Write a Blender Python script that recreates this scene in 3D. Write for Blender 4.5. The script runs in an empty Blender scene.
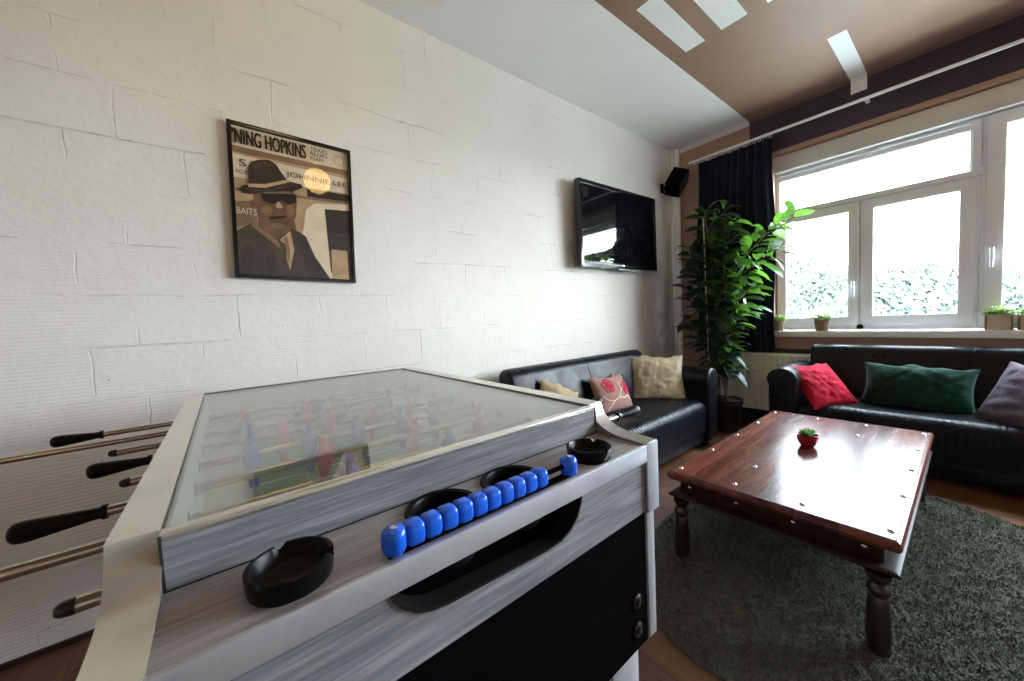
import bpy, bmesh, math, random
import numpy as np
from mathutils import Vector, Matrix, Euler
C = bpy.context.scene.collection
S = bpy.context.scene
R = math.radians
random.seed(7)
rng = np.random.default_rng(7)

# ------------------------------------------------------------------ camera
cam = bpy.data.cameras.new('camera')
cam.sensor_width = 36.0
cam.lens = 359.353 / 1024 * 36.0
cam.clip_start = 0.02
cam.clip_end = 500
co = bpy.data.objects.new('camera', cam)
C.objects.link(co)
yaw, pitch, roll = R(52.0048), R(-3.43778), R(-2.80358)
fw = Vector((math.cos(yaw) * math.cos(pitch), math.sin(yaw) * math.cos(pitch), math.sin(pitch)))
rt0 = Vector((math.sin(yaw), -math.cos(yaw), 0))
up0 = rt0.cross(fw)
rt = math.cos(roll) * rt0 + math.sin(roll) * up0
up = -math.sin(roll) * rt0 + math.cos(roll) * up0
m = Matrix((rt, up, -fw)).transposed().to_4x4()
m.translation = (0, 0, 1.2)
co.matrix_world = m
S.camera = co

# ------------------------------------------------------------------ exposure, sky
S.view_settings.view_transform = 'Standard'
S.view_settings.look = 'None'
S.view_settings.gamma = 1.0
S.view_settings.use_curve_mapping = False
S.view_settings.exposure = 0.2
S.cycles.use_denoising = True
S.cycles.max_bounces = 10
S.cycles.diffuse_bounces = 5
S.cycles.glossy_bounces = 5
S.cycles.transparent_max_bounces = 16
S.cycles.sample_clamp_indirect = 8.0
S.cycles.caustics_reflective = False
S.cycles.caustics_refractive = False
w = bpy.data.worlds.new('sky')
S.world = w
w.use_nodes = True
wn = w.node_tree.nodes
wl = w.node_tree.links
bg = wn['Background']
SKY = 40.0
tc = wn.new('ShaderNodeTexCoord')
sep = wn.new('ShaderNodeSeparateXYZ')
ramp = wn.new('ShaderNodeValToRGB')
wl.new(tc.outputs['Generated'], sep.inputs[0])
wl.new(sep.outputs['Z'], ramp.inputs[0])
ramp.color_ramp.elements[0].position = 0.0
ramp.color_ramp.elements[0].color = (0.86, 0.945, 0.99, 1)
ramp.color_ramp.elements[1].position = 0.6
ramp.color_ramp.elements[1].color = (0.70, 0.85, 0.98, 1)
wl.new(ramp.outputs[0], bg.inputs['Color'])
bg.inputs['Strength'].default_value = SKY
# daylight portal filling the window opening
pl = bpy.data.lights.new('window_daylight', 'AREA')
pl.shape = 'RECTANGLE'
pl.size = 3.7
pl.size_y = 1.55
pl.cycles.is_portal = True
po = bpy.data.objects.new('window_daylight', pl)
C.objects.link(po)
po.location = (4.50, -0.62, 1.73)
po.rotation_euler = (R(90), 0, R(90))
LAMP = 7.0        # glow of the ceiling globes

X, Y, ZC = 4.264, 2.189, 3.055     # window wall, block wall, ceiling
XB, YB = -2.6, -3.4                # the room behind the camera


# ------------------------------------------------------------------ materials
def newmat(name):
    mt = bpy.data.materials.new(name)
    mt.use_nodes = True
    nt = mt.node_tree
    return mt, nt.nodes, nt.links, nt.nodes['Principled BSDF']


def lk(l, a, b):
    l.new(a, b)


def noise(n, l, vec, scale, detail=4, rough=.55, dist=0):
    t = n.new('ShaderNodeTexNoise')
    t.inputs['Scale'].default_value = scale
    t.inputs['Detail'].default_value = detail
    t.inputs['Roughness'].default_value = rough
    t.inputs['Distortion'].default_value = dist
    if vec is not None:
        l.new(vec, t.inputs['Vector'])
    return t


def mapping(n, l, scale=(1, 1, 1), loc=(0, 0, 0), rot=(0, 0, 0), coord='Object'):
    t = n.new('ShaderNodeTexCoord')
    mp = n.new('ShaderNodeMapping')
    mp.inputs['Scale'].default_value = scale
    mp.inputs['Location'].default_value = loc
    mp.inputs['Rotation'].default_value = rot
    l.new(t.outputs[coord], mp.inputs['Vector'])
    return mp.outputs[0]


def cramp(n, l, fac, stops):
    r = n.new('ShaderNodeValToRGB')
    els = r.color_ramp.elements
    while len(els) < len(stops):
        els.new(.5)
    for e, (p, c) in zip(els, stops):
        e.position = p
        e.color = (*c, 1) if len(c) == 3 else c
    l.new(fac, r.inputs[0])
    return r.outputs[0]


def bump(n, l, h, strength, dist, b):
    bp = n.new('ShaderNodeBump')
    bp.inputs['Strength'].default_value = strength
    bp.inputs['Distance'].default_value = dist
    l.new(h, bp.inputs['Height'])
    l.new(bp.outputs[0], b.inputs['Normal'])
    return bp


def plain(name, col, rough=.5, metal=0, var=.08, vs=8, bs=0, bd=.002, bscale=60, coat=0, spec=.5):
    mt, n, l, b = newmat(name)
    v = mapping(n, l)
    t = noise(n, l, v, vs)
    lo = tuple(max(0, c * (1 - var)) for c in col)
    hi = tuple(min(1, c * (1 + var)) for c in col)
    l.new(cramp(n, l, t.outputs[0], [(.3, lo), (.7, hi)]), b.inputs['Base Color'])
    b.inputs['Roughness'].default_value = rough
    b.inputs['Metallic'].default_value = metal
    b.inputs['Specular IOR Level'].default_value = spec
    b.inputs['Coat Weight'].default_value = coat
    if bs:
        t2 = noise(n, l, v, bscale)
        bump(n, l, t2.outputs[0], bs, bd, b)
    return mt


def math_node(n, l, op, a, b=None, c=None):
    t = n.new('ShaderNodeMath')
    t.operation = op
    for i, q in enumerate((a, b, c)):
        if q is None:
            continue
        if isinstance(q, (int, float)):
            t.inputs[i].default_value = q
        else:
            l.new(q, t.inputs[i])
    return t.outputs[0]


def mixc(n, l, fac, a, b):
    t = n.new('ShaderNodeMix')
    t.data_type = 'RGBA'
    for s, q in ((0, fac), (6, a), (7, b)):
        if isinstance(q, (int, float)):
            t.inputs[s].default_value = q
        elif isinstance(q, tuple):
            t.inputs[s].default_value = (*q, 1)
        else:
            l.new(q, t.inputs[s])
    return t.outputs[2]


def block_wall():
    mt, n, l, b = newmat('painted_blocks')
    tcn = n.new('ShaderNodeTexCoord')
    sp = n.new('ShaderNodeSeparateXYZ')
    l.new(tcn.outputs['Object'], sp.inputs[0])
    cb = n.new('ShaderNodeCombineXYZ')
    l.new(math_node(n, l, 'ADD', sp.outputs['X'], .28 + .355 * 20), cb.inputs[0])
    l.new(math_node(n, l, 'ADD', sp.outputs['Z'], -.1 + .215 * 10), cb.inputs[1])
    wob = noise(n, l, tcn.outputs['Object'], 3.0, 3)
    add = n.new('ShaderNodeVectorMath')
    add.operation = 'MULTIPLY_ADD'
    l.new(wob.outputs['Color'], add.inputs[0])
    add.inputs[1].default_value = (.06, .028, 0)
    l.new(cb.outputs[0], add.inputs[2])
    br = n.new('ShaderNodeTexBrick')
    l.new(add.outputs[0], br.inputs['Vector'])
    br.offset = .41
    br.inputs['Scale'].default_value = 1
    br.inputs['Mortar Size'].default_value = .004
    br.inputs['Mortar Smooth'].default_value = .4
    br.inputs['Brick Width'].default_value = .355
    br.inputs['Row Height'].default_value = .215
    msk = noise(n, l, tcn.outputs['Object'], 3.6, 4)
    mk = cramp(n, l, msk.outputs[0], [(.49, (0, 0, 0)), (.66, (1, 1, 1))])
    mort = math_node(n, l, 'MULTIPLY', br.outputs['Fac'], mk)
    # ribbed face of the blocks, clearest low on the wall
    wv = n.new('ShaderNodeTexWave')
    wv.bands_direction = 'Z'
    wv.inputs['Scale'].default_value = 22
    wv.inputs['Distortion'].default_value = 1.6
    wv.inputs['Detail'].default_value = 2
    l.new(mapping(n, l, (.25, .25, 1)), wv.inputs['Vector'])
    low = math_node(n, l, 'SUBTRACT', 2.05, sp.outputs['Z'])
    low = math_node(n, l, 'MULTIPLY', low, .62)
    lowc = n.new('ShaderNodeClamp')
    l.new(low, lowc.inputs[0])
    rm = cramp(n, l, noise(n, l, tcn.outputs['Object'], 1.7, 3).outputs[0], [(.35, (.15,) * 3), (.62, (1,) * 3)])
    rib = math_node(n, l, 'MULTIPLY', wv.outputs['Fac'], math_node(n, l, 'MULTIPLY', lowc.outputs[0], rm))
    fine = noise(n, l, tcn.outputs['Object'], 45, 5, .6)
    lump = noise(n, l, tcn.outputs['Object'], 6, 5, .6)
    pit = n.new('ShaderNodeTexVoronoi')
    pit.inputs['Scale'].default_value = 9
    l.new(tcn.outputs['Object'], pit.inputs['Vector'])
    pits = cramp(n, l, pit.outputs['Distance'], [(.0, (1,) * 3), (.045, (0,) * 3)])
    h = math_node(n, l, 'MULTIPLY', mort, -1.0)
    h = math_node(n, l, 'MULTIPLY_ADD', rib, .12, h)
    h = math_node(n, l, 'MULTIPLY_ADD', fine.outputs[0], .14, h)
    h = math_node(n, l, 'MULTIPLY_ADD', lump.outputs[0], .7, h)
    h = math_node(n, l, 'MULTIPLY_ADD', pits, -.6, h)
    bump(n, l, h, .95, .009, b)
    c0 = cramp(n, l, noise(n, l, tcn.outputs['Object'], 1.3, 5).outputs[0],
               [(.3, (.755, .715, .65)), (.7, (.83, .795, .735))])
    dk = cramp(n, l, noise(n, l, tcn.outputs['Object'], 14, 3).outputs[0], [(.5, (0, 0, 0)), (.7, (1, 1, 1))])
    c1 = mixc(n, l, math_node(n, l, 'MULTIPLY', math_node(n, l, 'MULTIPLY', mort, dk), .6), c0, (.33, .29, .24))
    c1 = mixc(n, l, math_node(n, l, 'MULTIPLY', pits, .5), c1, (.3, .27, .23))
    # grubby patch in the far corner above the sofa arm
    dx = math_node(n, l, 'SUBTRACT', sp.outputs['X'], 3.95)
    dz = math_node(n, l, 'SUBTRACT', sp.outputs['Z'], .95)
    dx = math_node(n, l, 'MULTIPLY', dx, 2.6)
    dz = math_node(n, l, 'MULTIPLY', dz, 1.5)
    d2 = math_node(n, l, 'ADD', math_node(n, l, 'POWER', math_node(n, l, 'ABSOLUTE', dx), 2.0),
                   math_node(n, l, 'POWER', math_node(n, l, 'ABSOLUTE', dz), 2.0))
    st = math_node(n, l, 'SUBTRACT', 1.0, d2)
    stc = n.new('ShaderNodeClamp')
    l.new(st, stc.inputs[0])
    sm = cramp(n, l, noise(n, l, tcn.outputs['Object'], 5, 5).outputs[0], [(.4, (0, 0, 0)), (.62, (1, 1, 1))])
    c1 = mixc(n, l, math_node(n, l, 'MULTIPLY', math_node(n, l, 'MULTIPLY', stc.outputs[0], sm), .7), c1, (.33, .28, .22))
    l.new(c1, b.inputs['Base Color'])
    b.inputs['Roughness'].default_value = .62
    b.inputs['Specular IOR Level'].default_value = .35
    return mt


def grain_wood(name, stops, axis=0, stretch=14, scale=3.0, rough=.45, bs=.25, planks=None, coat=0, spec=.5, fine=0):
    """streaky wood: grain runs along the given local axis; planks=(width, length) adds boards"""
    mt, n, l, b = newmat(name)
    sc = [stretch] * 3
    sc[axis] = 1
    v = mapping(n, l, tuple(sc))
    t = noise(n, l, v, scale, 6, .62, .7)
    t2 = noise(n, l, mapping(n, l, tuple(q * .3 if i != axis else .6 for i, q in enumerate(sc))), scale, 3)
    f = math_node(n, l, 'MULTIPLY_ADD', t2.outputs[0], .45, math_node(n, l, 'MULTIPLY', t.outputs[0], .62))
    if fine:
        t3 = noise(n, l, mapping(n, l, tuple(fine * 26 if i != axis else fine for i in range(3))), 2.2, 4, .6, .35)
        f = math_node(n, l, 'MULTIPLY_ADD', math_node(n, l, 'SUBTRACT', t3.outputs[0], .5), .75, f)
    if planks:
        tcn = n.new('ShaderNodeTexCoord')
        sp = n.new('ShaderNodeSeparateXYZ')
        l.new(tcn.outputs['Object'], sp.inputs[0])
        cb = n.new('ShaderNodeCombineXYZ')
        l.new(math_node(n, l, 'ADD', sp.outputs['Y' if axis == 1 else 'X'], 20), cb.inputs[0])
        l.new(math_node(n, l, 'ADD', sp.outputs['X' if axis == 1 else 'Y'], 20), cb.inputs[1])
        br = n.new('ShaderNodeTexBrick')
        l.new(cb.outputs[0], br.inputs['Vector'])
        br.offset = .37
        br.inputs['Scale'].default_value = 1
        br.inputs['Brick Width'].default_value = planks[1]
        br.inputs['Row Height'].default_value = planks[0]
        br.inputs['Mortar Size'].default_value = .0015
        br.inputs['Color1'].default_value = (.0, .0, .0, 1)
        br.inputs['Color2'].default_value = (1, 1, 1, 1)
        br.inputs['Mortar'].default_value = (.5, .5, .5, 1)
        f = math_node(n, l, 'MULTIPLY_ADD', math_node(n, l, 'SUBTRACT', br.outputs['Color'], .5), .35, f)
        col = cramp(n, l, f, stops)
        col = mixc(n, l, math_node(n, l, 'MULTIPLY', br.outputs['Fac'], .8), col, (.01, .007, .005))
        l.new(col, b.inputs['Base Color'])
    else:
        l.new(cramp(n, l, f, stops), b.inputs['Base Color'])
    b.inputs['Roughness'].default_value = rough
    b.inputs['Coat Weight'].default_value = coat
    b.inputs['Specular IOR Level'].default_value = spec
    if bs:
        bump(n, l, t.outputs[0], bs, .002, b)
    return mt


def thin_glass(name, ior, tint=(1, 1, 1), rough=0, haze=0, hazecol=(.8, .8, .8)):
    mt, n, l, b = newmat(name)
    out = n['Material Output']
    n.remove(b)
    tr = n.new('ShaderNodeBsdfTransparent')
    tr.inputs[0].default_value = (*tint, 1)
    gl = n.new('ShaderNodeBsdfGlossy')
    gl.inputs['Roughness'].default_value = rough
    fr = n.new('ShaderNodeFresnel')
    gm = n.new('ShaderNodeNewGeometry')      # same reflectance from both faces of the sheet
    mi_ = n.new('ShaderNodeMix')
    mi_.inputs[2].default_value = ior
    mi_.inputs[3].default_value = 1 / ior
    l.new(gm.outputs['Backfacing'], mi_.inputs[0])
    l.new(mi_.outputs[0], fr.inputs['IOR'])
    mx = n.new('ShaderNodeMixShader')
    base = tr.outputs[0]
    if haze:
        df = n.new('ShaderNodeBsdfDiffuse')
        t = noise(n, l, mapping(n, l), 5, 4)
        l.new(cramp(n, l, t.outputs[0], [(.3, tuple(c * .9 for c in hazecol)), (.7, hazecol)]), df.inputs[0])
        m2 = n.new('ShaderNodeMixShader')
        m2.inputs[0].default_value = haze
        l.new(tr.outputs[0], m2.inputs[1])
        l.new(df.outputs[0], m2.inputs[2])
        base = m2.outputs[0]
    l.new(fr.outputs[0], mx.inputs[0])
    l.new(base, mx.inputs[1])
    l.new(gl.outputs[0], mx.inputs[2])
    l.new(mx.outputs[0], out.inputs[0])
    return mt


def leaf_mat(name, c1, c2, trans=.35):
    mt, n, l, b = newmat(name)
    t = noise(n, l, mapping(n, l), 14, 2)
    col = cramp(n, l, t.outputs[0], [(.35, c1), (.65, c2)])
    l.new(col, b.inputs['Base Color'])
    b.inputs['Roughness'].default_value = .42
    out = n['Material Output']
    tl = n.new('ShaderNodeBsdfTranslucent')
    hs = mixc(n, l, .55, col, (.35, .75, .08))
    l.new(hs, tl.inputs[0])
    mx = n.new('ShaderNodeMixShader')
    mx.inputs[0].default_value = trans
    l.new(b.outputs[0], mx.inputs[1])
    l.new(tl.outputs[0], mx.inputs[2])
    l.new(mx.outputs[0], out.inputs[0])
    return mt


def leather(name, col=(.005, .0052, .0075), gather=None, spec=.2):
    mt, n, l, b = newmat(name)
    v = mapping(n, l)
    t = noise(n, l, v, 5, 4)
    l.new(cramp(n, l, t.outputs[0], [(.3, col), (.7, tuple(c * 1.9 for c in col))]), b.inputs['Base Color'])
    b.inputs['Roughness'].default_value = .33
    b.inputs['Specular IOR Level'].default_value = spec
    rr = cramp(n, l, noise(n, l, v, 7, 5).outputs[0], [(.3, (.24,) * 3), (.75, (.46,) * 3)])
    l.new(rr, b.inputs['Roughness'])
    g = noise(n, l, v, 190, 3)
    k = noise(n, l, v, 9, 5, .6, .6)
    h = math_node(n, l, 'MULTIPLY_ADD', k.outputs[0], 2.2, math_node(n, l, 'MULTIPLY', g.outputs[0], .2))
    if gather:
        wv = n.new('ShaderNodeTexWave')
        wv.bands_direction = 'X'
        wv.inputs['Scale'].default_value = gather
        wv.inputs['Distortion'].default_value = 3.5
        wv.inputs['Detail'].default_value = 3
        wv.inputs['Detail Scale'].default_value = 1.5
        l.new(mapping(n, l, (1, .3, .25)), wv.inputs['Vector'])
        h = math_node(n, l, 'MULTIPLY_ADD', wv.outputs['Fac'], 1.3, h)
    bump(n, l, h, .35, .004, b)
    return mt


def cloth(name, col, var=.25, weave=420, rough=.9, sheen=.04, crease=.6):
    mt, n, l, b = newmat(name)
    v = mapping(n, l)
    t = noise(n, l, v, 6, 5)
    lo = tuple(c * (1 - var) for c in col)
    hi = tuple(min(1, c * (1 + var)) for c in col)
    l.new(cramp(n, l, t.outputs[0], [(.3, lo), (.7, hi)]), b.inputs['Base Color'])
    b.inputs['Specular IOR Level'].default_value = .2
    b.inputs['Roughness'].default_value = rough
    b.inputs['Sheen Weight'].default_value = sheen
    b.inputs['Sheen Roughness'].default_value = .4
    a = noise(n, l, v, weave, 2)
    k = noise(n, l, v, 11, 4, .6, 1.2)
    h = math_node(n, l, 'MULTIPLY_ADD', k.outputs[0], 5.0, a.outputs[0])
    bump(n, l, h, crease, .004, b)
    return mt


M = {}
M['blocks'] = block_wall()
M['white_paint'] = plain('white_paint', (.92, .905, .875), .7, var=.02, vs=2, bs=.15, bscale=40)
M['room_paint'] = plain('room_paint', (.58, .57, .555), .7, var=.04, vs=2, bs=.15, bscale=40)
M['pink_paint'] = plain('pink_paint', (.40, .238, .18), .65, var=.06, vs=3, bs=.2, bscale=60)
M['plum_paint'] = plain('plum_paint', (.036, .022, .042), .6, var=.2, vs=6, bs=.25, bscale=90)
M['upvc'] = plain('upvc', (.89, .92, .96), .3, var=.015)
M['blind_box'] = plain('blind_box', (.70, .685, .66), .5, var=.02)
M['sill'] = plain('sill', (.82, .81, .79), .35, var=.03, vs=4)
M['black_seal'] = plain('black_seal', (.02, .02, .022), .5)
M['steel'] = plain('steel', (.55, .55, .56), .25, 1, var=.05)
M['chrome'] = plain('chrome', (.60, .565, .51), .14, 1, var=.03)
M['foil'] = plain('foil', (.70, .675, .61), .27, .75, var=.1, vs=9, bs=.05, bscale=180)
M['brushed'] = plain('brushed', (.60, .635, .70), .32, .35, var=.14, vs=12, bs=.06, bscale=200)
M['grey_ash_x'] = grain_wood('grey_ash', [(.25, (.10, .105, .125)), (.5, (.215, .22, .25)), (.78, (.40, .405, .44))], 0, 16, 3.0, .42, .2, fine=4)
M['grey_ash_y'] = grain_wood('grey_ash_long', [(.25, (.10, .105, .125)), (.5, (.215, .22, .25)), (.78, (.40, .405, .44))], 1, 26, 3.2, .42, .2, fine=4)
M['grey_ash_z'] = grain_wood('grey_ash_upright', [(.22, (.26, .265, .30)), (.5, (.38, .385, .42)), (.8, (.52, .525, .56))], 2, 26, 3.2, .42, .15)
M['taupe_ash'] = grain_wood('taupe_ash', [(.25, (.17, .162, .158)), (.5, (.30, .287, .283)), (.78, (.46, .445, .44))], 0, 16, 3.0, .36, .12, fine=4)
M['black_plastic'] = plain('black_plastic', (.012, .012, .013), .32, var=.2, bs=.05)
M['matt_black'] = plain('matt_black', (.004, .004, .0045), .5, var=.2, spec=0)
M['grip'] = plain('grip', (.008, .008, .009), .36, var=.2, bs=.1, bscale=120, spec=.12)
M['ash_black'] = plain('ash_black', (.0035, .0035, .004), .33, var=.2, spec=.14)
M['bead_blue'] = plain('bead_blue', (.008, .125, .80), .25, var=.12, vs=20)
M['man_red'] = plain('man_red', (.66, .02, .025), .35, var=.1)
M['man_blue'] = plain('man_blue', (.03, .07, .60), .35, var=.1)
M['pitch'] = plain('pitch', (.13, .36, .21), .5, var=.08)
M['pitch_line'] = plain('pitch_line', (.80, .80, .74), .5, var=.02)
M['inner_white'] = plain('inner_white', (.72, .76, .76), .4, var=.02)
M['table_glass'] = thin_glass('table_glass', 1.62, (.96, .98, .96), .012, .085, (.88, .88, .84))
M['pane'] = thin_glass('pane', 1.45, (.97, .98, .98))
M['poster_glass'] = thin_glass('poster_glass', 1.5)
M['ball'] = plain('ball', (.10, .14, .50), .4)
M['leather'] = leather('leather')
M['leather_seat'] = leather('leather_seat', gather=9, spec=.16)
M['rosewood'] = grain_wood('rosewood', [(.25, (.018, .007, .007)), (.52, (.085, .022, .016)), (.82, (.21, .062, .036))], 0, 9, 2.6, .2, .12, planks=(.26, 9), coat=.0)
_n = M['rosewood'].node_tree
_b = _n.nodes['Principled BSDF']
_t = noise(_n.nodes, _n.links, mapping(_n.nodes, _n.links, (1.2, 9, 1)), 1.6, 4, .55, .4)
_n.links.new(cramp(_n.nodes, _n.links, _t.outputs[0], [(.30, (.19,) * 3), (.72, (.29,) * 3)]), _b.inputs['Roughness'])
_b.inputs['Specular IOR Level'].default_value = .36
M['rosewood_dark'] = grain_wood('rosewood_dark', [(.25, (.009, .004, .004)), (.55, (.028, .010, .008)), (.85, (.06, .023, .017))], 0, 9, 3, .42, .15, coat=0, spec=.14)
M['rosewood_leg'] = grain_wood('rosewood_leg', [(.25, (.007, .0035, .0035)), (.55, (.020, .008, .0065)), (.85, (.042, .016, .012))], 2, 9, 3, .32, .15, coat=.2)
M['floor'] = grain_wood('floor_boards', [(.25, (.036, .016, .010)), (.5, (.12, .050, .026)), (.8, (.215, .095, .047))], 1, 9, 2.4, .38, .15, planks=(.135, 1.25))
M['gap_shade'] = plain('gap_shade', (.03, .012, .009), .45)
M['terracotta_red'] = plain('red_glaze', (.33, .012, .02), .14, var=.1)
M['soil'] = plain('soil', (.03, .02, .014), .95, var=.4, vs=60, bs=.8, bscale=70)
M['leaf_shaded'] = leaf_mat('leaf_shaded', (.006, .023, .010), (.016, .054, .016), .07)
M['leaf_lit'] = leaf_mat('leaf_lit', (.022, .105, .012), (.06, .23, .025), .34)  # one leaf in two greens: shade and window light put into the colour
M['leaf_small'] = leaf_mat('leaf_small', (.15, .21, .06), (.46, .48, .22), .3)
M['succulent'] = leaf_mat('succulent', (.05, .14, .05), (.25, .40, .22), .15)
M['bark'] = plain('bark', (.14, .10, .065), .85, var=.3, vs=30, bs=.6)
M['cane'] = plain('cane', (.52, .46, .34), .6, var=.15, vs=20)
M['curtain'] = cloth('navy_velvet', (.006, .007, .022), .3, 300, .95, .12, .2)
M['radiator'] = plain('radiator', (.93, .90, .83), .38, var=.03)
M['wicker'] = plain('wicker', (.24, .155, .09), .8, var=.35, vs=70, bs=1.0, bd=.006, bscale=110)
M['birch_box'] = grain_wood('birch_box', [(.25, (.42, .33, .23)), (.55, (.60, .49, .36)), (.85, (.74, .63, .5))], 1, 9, 4, .6, .15)
M['cream_cloth'] = cloth('cream_cloth', (.47, .38, .25))
M['gold_cloth'] = cloth('gold_cloth', (.42, .32, .18), sheen=.08)
M['rose_cloth'] = cloth('rose_cloth', (.33, .175, .15), .15, crease=.3)
M['flower_red'] = cloth('flower_red', (.50, .025, .06), .15, crease=.3)
M['flower_cream'] = cloth('flower_cream', (.70, .58, .46), .1, crease=.3)
M['red_cloth'] = cloth('red_cloth', (.44, .006, .028))
M['green_velvet'] = cloth('green_velvet', (.0035, .033, .019), .6, sheen=.12)
M['mauve_cloth'] = cloth('mauve_cloth', (.105, .080, .105), .3, sheen=.08)
M['rug_base'] = plain('rug_base', (.075, .085, .05), .95, var=.4, vs=30, bs=1, bd=.01, bscale=50)
M['screen'] = plain('screen', (.004, .004, .006), .04, var=.1, spec=.7)
M['gloss_black'] = plain('gloss_black', (.008, .008, .009), .12, var=.1)
M['grille_cloth'] = plain('grille_cloth', (.014, .014, .015), .8, var=.3, vs=300)
M['cable_white'] = plain('cable_white', (.6, .58, .5), .5)


def pile_mat():
    mt, n, l, b = newmat('shag_pile')
    v = mapping(n, l)
    t = noise(n, l, v, 3, 4)
    t2 = noise(n, l, v, 60, 3)
    f = math_node(n, l, 'MULTIPLY_ADD', t2.outputs[0], .7, math_node(n, l, 'MULTIPLY', t.outputs[0], .3))
    l.new(cramp(n, l, f, [(.3, (.034, .033, .016)), (.5, (.066, .070, .038)), (.72, (.142, .150, .082))]), b.inputs['Base Color'])
    b.inputs['Roughness'].default_value = .9
    b.inputs['Sheen Weight'].default_value = .25
    return mt


M['pile'] = pile_mat()


def ceiling_brown():
    """brown emulsion with white painted stripes; one runs on down the wall"""
    mt, n, l, b = newmat('brown_stripes')
    tcn = n.new('ShaderNodeTexCoord')
    sp = n.new('ShaderNodeSeparateXYZ')
    l.new(tcn.outputs['Object'], sp.inputs[0])

    def box(x0, x1, y0, y1):
        f = math_node(n, l, 'COMPARE', sp.outputs['X'], (x0 + x1) / 2, (x1 - x0) / 2)
        g = math_node(n, l, 'COMPARE', sp.outputs['Y'], (y0 + y1) / 2, (y1 - y0) / 2)
        return math_node(n, l, 'MULTIPLY', f, g)
    f = None
    for q in ((2.11, 2.734, 1.166, 1.30), (2.11, 2.73, .906, 1.06), (2.11, 2.745, .655, .80), (3.455, 4.27, .555, .658)):
        k = box(*q)
        f = k if f is None else math_node(n, l, 'MAXIMUM', f, k)
    t = noise(n, l, tcn.outputs['Object'], 2, 4)
    c = cramp(n, l, t.outputs[0], [(.3, (.205, .117, .074)), (.7, (.235, .138, .089))])
    l.new(mixc(n, l, f, c, (.86, .86, .83)), b.inputs['Base Color'])
    b.inputs['Roughness'].default_value = .6
    bump(n, l, noise(n, l, tcn.outputs['Object'], 40, 3).outputs[0], .12, .002, b)
    return mt


M['brown_ceiling'] = ceiling_brown()


def emis(name, col, s):
    mt, n, l, b = newmat(name)
    b.inputs['Base Color'].default_value = (*col, 1)
    b.inputs['Emission Color'].default_value = (*col, 1)
    b.inputs['Emission Strength'].default_value = s
    return mt


M['globe'] = emis('lit_globe', (1.0, .63, .20), LAMP)


# ------------------------------------------------------------------ mesh helpers
def merge(bm, t, mi=0):
    if mi:
        for f in t.faces:
            f.material_index = mi
    me = bpy.data.meshes.new('tmp')
    t.to_mesh(me)
    t.free()
    bm.from_mesh(me)
    bpy.data.meshes.remove(me)
    return bm


def bx(x0, x1, y0, y1, z0, z1, bev=0, seg=2, bm=None, mi=0, mtx=None):
    t = bmesh.new()
    bmesh.ops.create_cube(t, size=1)
    for v in t.verts:
        v.co = Vector(((x0 + x1) / 2 + v.co.x * (x1 - x0), (y0 + y1) / 2 + v.co.y * (y1 - y0), (z0 + z1) / 2 + v.co.z * (z1 - z0)))
    if bev:
        bmesh.ops.bevel(t, geom=list(t.edges), offset=bev, segments=seg, profile=.5, affect='EDGES')
    if mtx is not None:
        t.transform(mtx)
    return merge(bm if bm is not None else bmesh.new(), t, mi)


def prism(poly, axis, lo, hi, holes=(), bev=0, seg=2, bm=None, mi=0, mtx=None):
    """extrude a 2-D outline (with holes) along an axis: x:(y,z)  y:(x,z)  z:(x,y)"""
    t = bmesh.new()

    def P(a, b, h):
        return {'x': (h, a, b), 'y': (a, h, b), 'z': (a, b, h)}[axis]
    edges = []
    for ring in [poly] + list(holes):
        vs = [t.verts.new(P(a, b, lo)) for a, b in ring]
        for i in range(len(vs)):
            edges.append(t.edges.new((vs[i], vs[(i + 1) % len(vs)])))
    if holes:
        r = bmesh.ops.triangle_fill(t, edges=edges, use_beauty=True)
        fs = [g for g in r['geom'] if isinstance(g, bmesh.types.BMFace)]
    else:
        fs = [t.faces.new(t.verts[:])]
    r = bmesh.ops.extrude_face_region(t, geom=fs)
    d = Vector(P(0, 0, hi - lo))
    for v in r['geom']:
        if isinstance(v, bmesh.types.BMVert):
            v.co += d
    bmesh.ops.recalc_face_normals(t, faces=t.faces[:])
    if bev:
        es = [e for e in t.edges if len(e.link_faces) == 2 and e.calc_face_angle(0) > R(40)]
        bmesh.ops.bevel(t, geom=es, offset=bev, segments=seg, profile=.5, affect='EDGES')
    if mtx is not None:
        t.transform(mtx)
    return merge(bm if bm is not None else bmesh.new(), t, mi)


def loft(rings, closed_ends=True, bm=None, mi=0, mtx=None):
    t = bmesh.new()
    rv = [[t.verts.new(p) for p in ring] for ring in rings]
    n = len(rv[0])
    for a, b in zip(rv, rv[1:]):
        for i in range(n):
            j = (i + 1) % n
            t.faces.new((a[i], a[j], b[j], b[i]))
    if closed_ends:
        t.faces.new(rv[0][::-1])
        t.faces.new(rv[-1])
    bmesh.ops.remove_doubles(t, verts=t.verts[:], dist=1e-6)
    bmesh.ops.recalc_face_normals(t, faces=t.faces[:])
    if mtx is not None:
        t.transform(mtx)
    return merge(bm if bm is not None else bmesh.new(), t, mi)


def lathe(prof, n=32, c=(0, 0, 0), bm=None, mi=0, mtx=None, ends=True):
    rings = [[(c[0] + max(r, 1e-5) * math.cos(2 * math.pi * i / n), c[1] + max(r, 1e-5) * math.sin(2 * math.pi * i / n), c[2] + z)
              for i in range(n)] for r, z in prof]
    return loft(rings, ends, bm, mi, mtx)


def along(p, d):
    """matrix taking +z onto direction d at point p"""
    q = Vector((0, 0, 1)).rotation_difference(Vector(d).normalized())
    mm = q.to_matrix().to_4x4()
    mm.translation = Vector(p)
    return mm


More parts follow.
